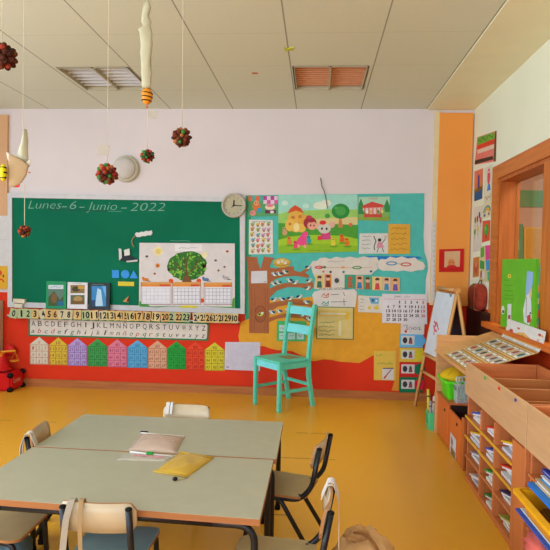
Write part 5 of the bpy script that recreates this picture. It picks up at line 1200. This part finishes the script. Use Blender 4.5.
# peach drawstring bag and grey-blue bag on the floor
t = root('drawstring_bag', (.225, 2.40, 0), 0, 'peach cloth drawstring bag slumped on the floor beside the near chair', 'bag')
bm = bmesh.new(); lump(bm, (0, 0, .145), .13, .12, .155, seed=5, amp=.2, u=28, v=20); mesh('body', bm, M('#c0925e', rough=.95), t, smooth=True)
bm = bmesh.new(); lump(bm, (-.03, -.01, .292), .05, .035, .03, seed=6, amp=.5, flat=False); mesh('gathered_neck', bm, M('#b08250', rough=.95), t)
bm = bmesh.new(); tube(bm, bend([(-.05, -.03, .31), (0, -.05, .315), (.05, -.08, .27), (.08, -.125, .16)], .04), .006, n=6); mesh('drawstring', bm, M('#8a5a30', rough=.9), t)
t = root('floor_bag', (-1.36, 2.42, 0), 0, 'grey blue cloth bag on the floor under the near table end', 'bag')
bm = bmesh.new(); lump(bm, (0, 0, .09), .10, .13, .10, seed=12, amp=.15); mesh('body', bm, M('#6a8a94', rough=.9), t)
bm = bmesh.new(); tube(bm, [(-.03, -.04, .17), (-.03, 0, .22), (-.03, .04, .17)], .006, n=6); mesh('handle', bm, M('#5a7680', rough=.9), t)

# pouches on the tables
def pouch(label, q, c, h, alpha, content, zip_c, seed):
    P3 = [hz(x, y, ZT) for x, y in q]; c0 = sum(P3, Vector())/4
    t = root('zip_pouch', (c0.x, c0.y, ZT+.0005), 0, label, 'pouch', 'zip pouches on the tables')
    from mathutils import noise
    def surf(scale, hh, z0):
        bm = bmesh.new(); N = 12; V = [[None]*(N+1) for _ in range(N+1)]; W = [[None]*(N+1) for _ in range(N+1)]
        for i in range(N+1):
            for j in range(N+1):
                u, v = i/N, j/N; p = (P3[0]*(1-u)*(1-v)+P3[1]*u*(1-v)+P3[2]*u*v+P3[3]*(1-u)*v - c0)*scale
                b = (math.sin(PI*u)*math.sin(PI*v))**.55; z = z0 + hh*b*(1+.35*noise.noise(Vector((u*4, v*4, seed))))
                V[i][j] = bm.verts.new((p.x, p.y, z+.002)); W[i][j] = bm.verts.new((p.x, p.y, z0))
        for i in range(N):
            for j in range(N):
                f = bm.faces.new((V[i][j], V[i+1][j], V[i+1][j+1], V[i][j+1])); f.smooth = True
                bm.faces.new((W[i][j], W[i][j+1], W[i+1][j+1], W[i+1][j]))
        for k in range(N):
            bm.faces.new((V[k][0], W[k][0], W[k+1][0], V[k+1][0])); bm.faces.new((V[k][N], V[k+1][N], W[k+1][N], W[k][N]))
            bm.faces.new((V[0][k], V[0][k+1], W[0][k+1], W[0][k])); bm.faces.new((V[N][k], W[N][k], W[N][k+1], V[N][k+1]))
        return bm
    mesh('sleeve', surf(1, h, 0), CLEAR('sleeve_'+c.strip('#'), c, alpha, .22), t)
    if content: mesh('contents', surf(.86, h*.8, .001), M(content, rough=.8), t)
    bm = bmesh.new(); a, b = P3[0]-c0, P3[1]-c0; d = Vector((0, 0, .004)); tube(bm, [a+d, b+d], .004, n=6); mesh('zip', bm, M(zip_c), t)
    return t, P3, c0
t, P3, c0 = pouch('clear zip pouch with pinkish contents lying on the far table', [(140.7, 433.6), (184.9, 437.2), (176.2, 453.4), (127.6, 450.5)], '#d8bca8', .022, .5, '#d2b8a4', '#d8ccb8', 2)
bm = bmesh.new(); bbox(bm, P3[0]-c0+Vector((-.005, 0, 0)), P3[0]-c0+Vector((.04, .012, .012)), .003); mesh('zip_pull', bm, M('#22242a'), t)
t, P3, c0 = pouch('flat clear pouch with pink writing across the table joint', [(130, 452.8), (172.7, 457.2), (165.4, 461.6), (117.4, 460)], '#d6ccbc', .004, .6, None, '#d8d0c4', 5)
bm = bmesh.new(); a, b = hz(133, 456.6, ZT)-c0, hz(163, 459, ZT)-c0
pts = [a + (b-a)*(k/14) + Vector((0, .008*(-1)**k, .008)) for k in range(15)]; tube(bm, pts, .0022, n=5); mesh('writing', bm, M('#e0868c'), t)
bm = bmesh.new(); p = hz(150, 455.2, ZT)-c0; bbox(bm, p+Vector((-.018, -.012, .004)), p+Vector((.018, .012, .014)), .004); o = mesh('tag', bm, M('#2f9a3c'), t); o['label'] = 'green tag'
t, P3, c0 = pouch('yellow zip pouch lying on the near table', [(180, 452.8), (213.4, 458.6), (187.2, 477.6), (153.8, 472.3)], '#cda53c', .020, .92, None, '#b8902c', 9)
bm = bmesh.new(); a, b = P3[2]-c0, P3[3]-c0; d = Vector((0, 0, .004)); tube(bm, [a+d, b+d], .005, n=6); mesh('seam', bm, M('#b89234'), t)
p = hz(175, 480.4, ZT); t = root('black_bead', (p.x, p.y, ZT), 0, 'small black bead beside the yellow pouch', 'bead')
bm = bmesh.new(); lathe(bm, [(.006, 0), (.011, .004), (.011, .01), (.006, .014), (.003, .014), (.003, 0)], n=14); mesh('ring', bm, M('#1a1a20', rough=.3), t, smooth=True)
bm = bmesh.new(); tube(bm, [(.009, .002, .007), (.03, .012, .004), (.045, .03, .004)], .0018, n=5); mesh('cord', bm, M('#b8a060'), t)

# =================================================================== TURQUOISE CHAIR
f = Vector((-.66, -.62, 0)).normalized(); 
t = root('wooden_chair', (-.325, 5.555, 0), rzf(f.x, f.y), 'turquoise painted wooden chair alone by the display wall', 'chair')
TQ = M('#66cfae', rough=.45, noise=.06, g=.6, scale=9); TQ_LIT = M('#7edcd8', rough=.45, noise=.06, g=.6, scale=9)  # paler cyan copy paints in daylight on front apron and back slats
def tp(nm, lo, hi, rot=None, piv=None, bev=.005, m=TQ):
    bm = bmesh.new(); bbox(bm, lo, hi, bev, rot=rot, piv=piv); return mesh(nm, bm, m, t)
seat = tp('seat', (-.205, -.20, .455), (.205, .205, .477), bev=.008)
bm = bmesh.new(); bbox(bm, (-.12, -.14, .4771), (.05, .02, .4785), .0005, seg=1); bm2 = mesh('worn_patch', bm, M('#9a8a54', rough=.6, noise=.3), seat); bm2['label'] = 'worn brown patch'
for s in (-1, 1):
    tp('leg', (s*.185-.019, .16, 0), (s*.185+.019, .198, .455))
    bm = bmesh.new()
    prof = [(-.255, 0), (-.19, .30), (-.185, .48), (-.205, .70), (-.255, 1.0)]
    pts = [(y, z) for y, z in prof]
    A = [(y-.016, z) for y, z in pts] + [(y+.02, z) for y, z in pts[::-1]]
    prism(bm, [Vector((s*.185-.017, y, z)) for y, z in A], [Vector((s*.185+.017, y, z)) for y, z in A]); mesh('rear_leg', bm, TQ, t)
    tp('side_apron', (s*.185-.01, -.17, .395), (s*.185+.01, .165, .455)); tp('side_stretcher', (s*.185-.009, -.20, .165), (s*.185+.009, .165, .195), bev=.003)
tp('front_apron', (-.167, .166, .39), (.167, .186, .455), m=TQ_LIT); tp('rear_apron', (-.167, -.18, .395), (.167, -.16, .455)); tp('rear_stretcher', (-.167, -.222, .20), (.167, -.204, .23), bev=.003)
def slat(z0, z1, lab):
    bm = bmesh.new(); N = 10; A = []; B = []
    yc = lambda z: -.205 - (max(0, z-.70))*.166
    fr = []
    for i in range(N+1):
        x = -.168 + .336*i/N; dy = -.018*(1-(x/.168)**2)
        fr.append([bm.verts.new((x, yc(z)+dy+o, z)) for o, z in ((.007, z0), (.007, z1), (-.007, z1), (-.007, z0))])
    for a, b in zip(fr, fr[1:]):
        for k in range(4): bm.faces.new((a[k], a[(k+1) % 4], b[(k+1) % 4], b[k]))
    bm.faces.new(fr[0]); bm.faces.new(fr[-1]); return mesh('back_slat', bm, TQ_LIT, t)
s1 = slat(.70, .785, ''); s2 = slat(.885, .965, '')
for s_, z, n in ((s1, .745, 6), (s2, .925, 4)):
    bm = bmesh.new()
    for k in range(n): box(bm, (-.10+.2*k/n, -.2135-(z-.70)*.166-.0, z-.008), (-.10+.2*k/n+.02, -.2125-(z-.70)*.166, z+.008))
    bm.free()

# =================================================================== LEFT CORNER: SHELF, RED CASE, BALANCE
S0 = BACK.at(5.7, 330)
t = root('wall_shelf', (-3.55, 5.87, .28), 0, 'cream wall shelf with dark compartments in the corner beside the chalkboard', 'shelf')
W0 = Vector((-3.55, 5.87, .28)); xr = -3.395
def wp(nm, lo, hi, c, lab=None):
    bm = bmesh.new(); bbox(bm, Vector(lo)-W0, Vector(hi)-W0, .003, seg=1); o = mesh(nm, bm, M(c), t)
    if lab: o['label'] = lab
wp('side_panel', (xr-.025, 5.80, .28), (xr, 5.94, .93), '#c8b494'); wp('side_panel', (-3.80, 5.80, .28), (-3.775, 5.94, .93), '#c8b494'); wp('back_panel', (-3.775, 5.93, .28), (xr-.025, 5.94, .93), '#2c2018', 'dark back panel')
for z in (.28, .44, .60, .76): wp('shelf_board', (-3.775, 5.80, z), (xr-.025, 5.93, z+.016), '#c0a684')
wp('top_panel', (-3.775, 5.80, .78), (xr-.025, 5.815, .93), '#d2c4ac')
for z, c, nm in ((.457, '#6a3a24', 'brown'), (.617, '#4a4a3c', 'dark green'), (.297, '#3c2c28', 'dark')):
    b2 = root('small_box', (-3.52, 5.87, z), 0, '%s box standing in the cream wall shelf' % nm, 'box', 'boxes in the wall shelf')
    bm = bmesh.new(); bbox(bm, (-.08, -.045, 0), (.07, .045, .10), .004); mesh('body', bm, M(c), b2)
    bm = bmesh.new(); bbox(bm, (-.082, -.047, .101), (.072, .047, .118), .004); mesh('lid', bm, M(c), b2)
# red case
CX1 = -3.15; t = root('red_case', (-3.42, 5.80, 0), 0, 'red case with black corners and pale lettering on the floor', 'case')
K0 = Vector((-3.42, 5.80, 0))
bm = bmesh.new(); bbox(bm, Vector((-3.72, 5.66, .004))-K0, Vector((CX1, 5.925, .19))-K0, .02, seg=3); mesh('body', bm, M('#d01c1c', rough=.35), t)
for y in (5.672, 5.913):
    for z in (.02, .17):
        bm = bmesh.new(); ellipsoid(bm, Vector((CX1-.014, y, z))-K0, (.034, .03, .03)); mesh('corner_guard', bm, M('#161214'), t)
bm = bmesh.new(); bbox(bm, Vector((-3.42, 5.76, .19))-K0, Vector((-3.24, 5.80, .206))-K0, .006); o = mesh('handle', bm, M('#8a5a50'), t)
CS = Plane((CX1, 0, 0), (1, 0, 0))
bm = bmesh.new(); vs, fs = glyph('Luna'); wv = max(v[0] for v in vs)
nv = [bm.verts.new(Vector((CX1+.001, 5.71+v[0]/wv*.14, .085+v[1]*.075))-K0) for v in vs]
for q in fs: bm.faces.new([nv[i] for i in q])
mesh('lettering', bm, M('#d8c4b0'), t)
# balance scale on the case
t = root('balance_scale', (-3.31, 5.78, .206), 0, 'toy balance scale with orange beam and red base on the red case', 'balance scale')
bm = bmesh.new(); lathe(bm, [(.10, 0), (.10, .015), (.075, .03), (.05, .09), (.035, .15), (.03, .17)], n=20); mesh('base', bm, M('#c81a1a', rough=.4), t)
bm = bmesh.new(); bbox(bm, (-.02, -.025, .165), (.02, .025, .20), .004); bbox(bm, (-.016, -.035, .07), (.016, -.026, .20), .003); mesh('pivot', bm, M('#e08a24', rough=.4), t)
bm = bmesh.new(); tube(bm, [(-.24, -.04, .175), (0, -.042, .198), (.165, -.04, .214)], .011, n=8); mesh('beam', bm, M('#e89a2c', rough=.4), t)
bm = bmesh.new(); ellipsoid(bm, (0, -.055, .197), (.014, .006, .014)); mesh('pivot_pin', bm, M('#c8341c'), t)
for x, z in ((.160, .213), (-.23, .177)):
    bm = bmesh.new()
    for dx, dy in ((-.045, 0), (.045, 0), (0, .045)): tube(bm, [(x, -.04, z-.01), (x+dx, -.04+dy, z-.10)], .0022, n=5)
    h = mesh('hanger', bm, M('#d8822c'), t)
    bm = bmesh.new(); lathe(bm, [(.012, -.018), (.04, -.012), (.05, 0), (.046, 0), (.036, -.008), (.01, -.014)], c=(x, -.04, z-.10), n=18); mesh('pan', bm, M('#e0862a', rough=.4), h)
bm = bmesh.new(); pc = BACK.at(10, 350, .06)
t = root('red_ball', (pc.x, pc.y+.0, pc.z), 0, 'round red disc on the wall above the balance scale', 'disc')
lathe(bm, [(.058, .0), (.060, .012), (.055, .022), (.02, .028), (.004, .03)], n=24, mat=rot); mesh('disc', bm, M('#d41c1c', rough=.4), t, smooth=True)
bm = bmesh.new(); lathe(bm, [(.012, -.05), (.012, .0)], n=10, mat=rot); mesh('wall_peg', bm, M('#8a1414'), t)

# =================================================================== HANGING DECORATIONS
HY = 2.75; HP = Plane((0, HY, 0), (0, -1, 0))
def sphere_pts(n):
    g = PI*(3-math.sqrt(5)); return [Vector((math.sqrt(1-z*z)*math.cos(g*i), math.sqrt(1-z*z)*math.sin(g*i), z)) for i, z in ((i, 1-2*(i+.5)/n) for i in range(n))]
ACORN = {}
def acorn(c):
    if c not in ACORN:
        bm = bmesh.new(); lathe(bm, [(.002, -1), (.55, -.8), (.8, -.2), (.8, .35), (.5, .8), (.05, 1.0)], n=9)
        me = bpy.data.meshes.new('acorn'); bmesh.ops.recalc_face_normals(bm, faces=bm.faces); bm.to_mesh(me); bm.free()
        for p in me.polygons: p.use_smooth = True
        me.materials.append(M(c, rough=.75, noise=.25, scale=1.5, g=.75)); ACORN[c] = me
    return ACORN[c]
def nutball(x, y, dpx, label, pal, n, seed, xtop=None, ytop=None, tagq=None):
    c = HP.at(x, y); R = dpx/2*HY/F
    t = root('nut_ball', c, 0, label, 'hanging ball', 'hanging balls of painted nuts'); r = random.Random(seed)
    bm = bmesh.new(); ellipsoid(bm, (0, 0, 0), (R*.68,)*3, u=14, v=10); mesh('core', bm, M('#3a2418'), t)
    for d in sphere_pts(n):
        d = (d + Vector((r.uniform(-.15, .15), r.uniform(-.15, .15), r.uniform(-.15, .15)))).normalized()
        o = bpy.data.objects.new('acorn', acorn(r.choice(pal))); COL.objects.link(o); o.parent = t
        o.location = d*R*.80; o.rotation_euler = d.to_track_quat('Z', 'Y').to_euler(); s = R*.26*r.uniform(.85, 1.2); o.scale = (s, s, s*r.uniform(.9, 1.35))
    top = HP.at(xtop if xtop is not None else x, ytop if ytop is not None else -20); top = top - c
    if ytop is None: top.z = HC - c.z
    bm = bmesh.new(); tube(bm, [(0, 0, R*.6), tuple(top)], .0016, n=5); mesh('string', bm, M('#cfc0a0', rough=.9), t)
    if tagq:
        tc_ = HP.at(*tagq[:2]) - c; w, h = tagq[2]*HY/F/2, tagq[3]*HY/F/2
        bm = bmesh.new(); bbox(bm, (tc_.x-w, tc_.y-.006, tc_.z-h), (tc_.x+w, tc_.y-.004, tc_.z+h), .0004, seg=1, rot=Matrix.Rotation(.07, 3, 'Y')); o = mesh('name_tag', bm, M('#ab9f8c'), t); o['label'] = 'small cream paper tag'
    return t
BR = ['#7a3a24', '#6a2a1c', '#8a4a2c', '#5a2c1c']
nutball(107, 174, 21, 'nut ball with a paper tag hanging above the chalkboard by the wall lamp', BR+['#b84a2c', '#c86a3c', '#4a7a34', '#3f8a3c', '#a02c24'], 46, 1, xtop=109, tagq=(103.5, 150, 12.5, 10))
nutball(182, 137.2, 19, 'brown nut ball highest over the middle of the room', BR+['#4a8a34', '#c87a44', '#7a4a2c', '#5c3424'], 44, 2, xtop=183)
nutball(147.2, 156, 13.5, 'small red and green nut ball hanging under the striped bee', BR+['#3f8a3c', '#3a7a34', '#c0402c', '#b83a2c'], 34, 3, xtop=148, ytop=108, tagq=(153, 115, 9.5, 7.5))
nutball(24.6, 231, 12.5, 'small red brown nut ball hanging in front of the chalkboard corner', BR+['#c0502c', '#b84428', '#4a6a2c', '#d07a34'], 34, 4, xtop=24.6, ytop=184)
nutball(2, 56, 27, 'dark brown nut ball hanging close to the ceiling, cut by the picture edge', ['#5a2a1c', '#6a3424', '#4a2418', '#7a3c24', '#b0402c'], 48, 5)

# striped bee with a long twisted white paper above it
c = HP.at(147, 97.5)
t = root('hanging_bee', c, 0, 'orange and black striped bee hanging from a long twisted white paper', 'hanging figure')
k = HY/F
bm = bmesh.new(); lathe(bm, [(.002, -7.6*k), (2*k, -6.9*k), (4.2*k, -4.6*k), (5.3*k, -1*k), (5.6*k, 2.4*k), (4.8*k, 6.4*k), (2.6*k, 8.8*k), (.004, 9.6*k)], n=20); mesh('body', bm, M('#dc8a24', rough=.4), t, smooth=True)
for z, rr in ((-3.4, 4.95), (.4, 5.55), (4.2, 5.4)):
    bm = bmesh.new(); lathe(bm, [(rr*k, (z-.55)*k), (rr*k*1.03, z*k), (rr*k*.99, (z+.55)*k)], n=20, mat=Matrix.Rotation(.12, 3, 'Y')); mesh('stripe', bm, M('#2c1c10'), t)
bm = bmesh.new(); lathe(bm, [(.002, -11*k), (1.1*k, -10.6*k), (1.3*k, -9.2*k), (.5*k, -8.6*k)], n=10); mesh('tip', bm, M('#c86a24'), t)
bm = bmesh.new(); from mathutils import noise
prof = [(-0.5, 9.3, 3.6), (-1, 13, 4.6), (-.6, 18, 4.4), (-1, 24, 4.8), (-1.4, 34, 4.6), (-1.6, 44, 5), (-1.6, 54, 5.2), (-2.4, 62, 6.2), (-3.6, 68, 5.6), (-1.4, 71, 3.0), (-1.6, 76, 4.8), (-3, 82, 3.2), (-1, 90, 3.6), (-.6, 98, .9)]
rings = []
for i, (dx, dz, rr) in enumerate(prof):
    row = []
    for j in range(16):
        a = 2*PI*j/16; q = rr*1.12*(1 + .34*noise.noise(Vector((math.cos(a)*1.5, math.sin(a)*1.5, dz*.12))))
        row.append(bm.verts.new((dx*k + q*k*math.cos(a+dz*.03), q*k*.55*math.sin(a+dz*.03), dz*k)))
    rings.append(row)
for A, B in zip(rings, rings[1:]):
    for j in range(16):
        f_ = bm.faces.new((A[j], A[(j+1) % 16], B[(j+1) % 16], B[j])); f_.smooth = True
bm.faces.new(rings[0]); bm.faces.new(rings[-1]); o = mesh('twisted_paper', bm, M('#b8af8c', rough=.8), t); o['label'] = 'long crumpled white paper'
bm = bmesh.new(); tube(bm, [(-.6*k, 0, 97*k), (-.2*k, 0, HC-c.z)], .0016, n=5); mesh('string', bm, M('#cfc0a0'), t)

# paper figure hanging at the edge: beige folded paper with a bee and a white tissue
c = HP.at(18, 168)
t = root('hanging_paper_figure', c, 0, 'beige folded paper figure with white tissue hanging before the column painted light-washed peach', 'hanging figure')
def flat(nm, pts, colr, dy, th, lab=None):
    bm = bmesh.new(); pl = Plane((0, HY+dy, 0), (0, -1, 0)); A = [pl.at(*p) - c for p in pts]; prism(bm, A, [a + Vector((0, th, 0)) for a in A]); o = mesh(nm, bm, M(colr, rough=.8), t)
    if lab: o['label'] = lab
    return o
bm = bmesh.new(); pl = HP
def cone_paper(pts_l, pts_r, colr, nm, bulge, dy, lab):
    bm = bmesh.new(); rows_ = []
    for (lx, ly), (rx, ry) in zip(pts_l, pts_r):
        a, b = HP.at(lx, ly)-c, HP.at(rx, ry)-c; row = []
        for j in range(9):
            u = j/8; p = a + (b-a)*u; p.y += dy - bulge*math.sin(PI*u); row.append(p)
        rows_.append(row)
    F_ = [[bm.verts.new(p) for p in r_] for r_ in rows_]; B_ = [[bm.verts.new(p+Vector((0, .003, 0))) for p in r_] for r_ in rows_]
    for G_, fl in ((F_, 1), (B_, 0)):
        for r1, r2 in zip(G_, G_[1:]):
            for j in range(8):
                f_ = bm.faces.new((r1[j], r1[j+1], r2[j+1], r2[j])); f_.smooth = True
    for a, b in ((F_[0], B_[0]), (F_[-1], B_[-1])):
        for j in range(8): bm.faces.new((a[j], a[j+1], b[j+1], b[j]))
    for j in (0, 8):
        for i in range(len(F_)-1): bm.faces.new((F_[i][j], F_[i+1][j], B_[i+1][j], B_[i][j]))
    o = mesh(nm, bm, M(colr, rough=.8), t); o['label'] = lab
cone_paper([(8.6, 153), (8.4, 160), (8.3, 167), (8.2, 175), (9, 183), (10, 187.4)], [(10, 153.4), (22, 160), (28.6, 165.4), (26.4, 175), (21, 183), (15.6, 187.4)], '#ab8c64', 'folded_paper', .004, 0, 'beige folded paper')
cone_paper([(21.2, 128), (18.6, 138), (15.4, 148), (13, 158)], [(23.6, 128), (25, 138), (24.6, 148), (25.4, 164)], '#bdb695', 'tissue', .02, .03, 'white tissue')
flat('paper_corner', [(6, 152), (10, 154), (9, 163), (7.4, 159)], '#d8cdb4', .01, .003, 'pale paper corner')
flat('paper_corner', [(24.6, 163), (30.4, 159), (29.4, 167), (26, 168)], '#d2c2a4', .012, .003, 'pale paper corner')
bm = bmesh.new(); p = HP.at(4.4, 173) - c; ellipsoid(bm, (p.x, p.y-.01, p.z), (3.6*k, 4*k, 9*k)); o = mesh('bee_body', bm, M('#e2cc1c', rough=.5), t); o['label'] = 'yellow bee body'
bm = bmesh.new(); 
for dz in (5, 0, -5): lathe(bm, [(3.6*k*math.sqrt(1-(dz/9)**2)*1.04, (dz-.9)*k), (3.6*k*math.sqrt(1-(dz/9)**2)*1.07, dz*k), (3.6*k*math.sqrt(1-(dz/9)**2)*1.04, (dz+.9)*k)], c=(p.x, p.y-.01, p.z), n=14)
mesh('stripe', bm, M('#2c2410'), t)
flat('red_mark', [(15, 186), (20, 184.4), (19, 187), (15.4, 187.6)], '#c8342c', -.034, .002, 'red mark')
flat('beak', [(28, 171.4), (30.8, 172), (28.4, 173.4)], '#b8642c', -.01, .004, 'small orange tip')
bm = bmesh.new(); q = HP.at(23, 128) - c; tube(bm, [tuple(q), (q.x, 0, HC-c.z)], .0016, n=5); mesh('string', bm, M('#cfc0a0'), t)

for p_ in ALL: p_.end()

# =================================================================== LIGHT
w = bpy.data.worlds.new('daylight'); sc.world = w; w.use_nodes = True
nt = w.node_tree; bg = nt.nodes['Background']; bg.inputs['Color'].default_value = (.80, .90, 1.0, 1); bg.inputs['Strength'].default_value = 1.0
def area(name, loc, rot_, sx_, sy_, power, col):
    l = bpy.data.lights.new(name, 'AREA'); l.shape = 'RECTANGLE'; l.size = sx_; l.size_y = sy_; l.energy = power; l.color = col
    o = bpy.data.objects.new(name, l); COL.objects.link(o); o.location = loc; o.rotation_euler = rot_; o['kind'] = 'helper' if False else 'structure'; return o
LP = 130
for i, (a, c_) in enumerate(LW):
    area('window_daylight', (XL-.04, (a+c_)/2, 1.88), (0, -PI/2, 0), 1.75, c_-a-.1, LP*(1.12, .80, .12)[i], (.72, .83, .98))
area('rear_fill_light', (-1.25, YB-.05, 1.85), (-PI/2, 0, PI), 4.2, 1.75, 140, (.72, .83, .98))  # added fill for surfaces facing the camera; no rear window is known
area('corridor_fill', (2.6, 3.5, 2.9), (0, 0, 0), 1.2, 3.5, 105, (1, .90, .80))  # added fill so the room behind the glass is not dark

# =================================================================== CAMERA
cd = bpy.data.cameras.new('camera'); cam = bpy.data.objects.new('camera', cd); COL.objects.link(cam)
cd.sensor_width = 36; cd.sensor_fit = 'HORIZONTAL'; cd.lens = F/550*36; cd.clip_start = .05
m = Matrix((RT, UP, -fw)).transposed().to_4x4(); m.translation = EYE; cam.matrix_world = m
sc.camera = cam
sc.view_settings.view_transform = 'Standard'; sc.view_settings.look = 'None'; sc.view_settings.gamma = 1; sc.view_settings.exposure = 0.0
sc.view_settings.use_curve_mapping = False
sc.cycles.use_denoising = True
sc.cycles.max_bounces = 8; sc.cycles.diffuse_bounces = 5; sc.cycles.transparent_max_bounces = 12
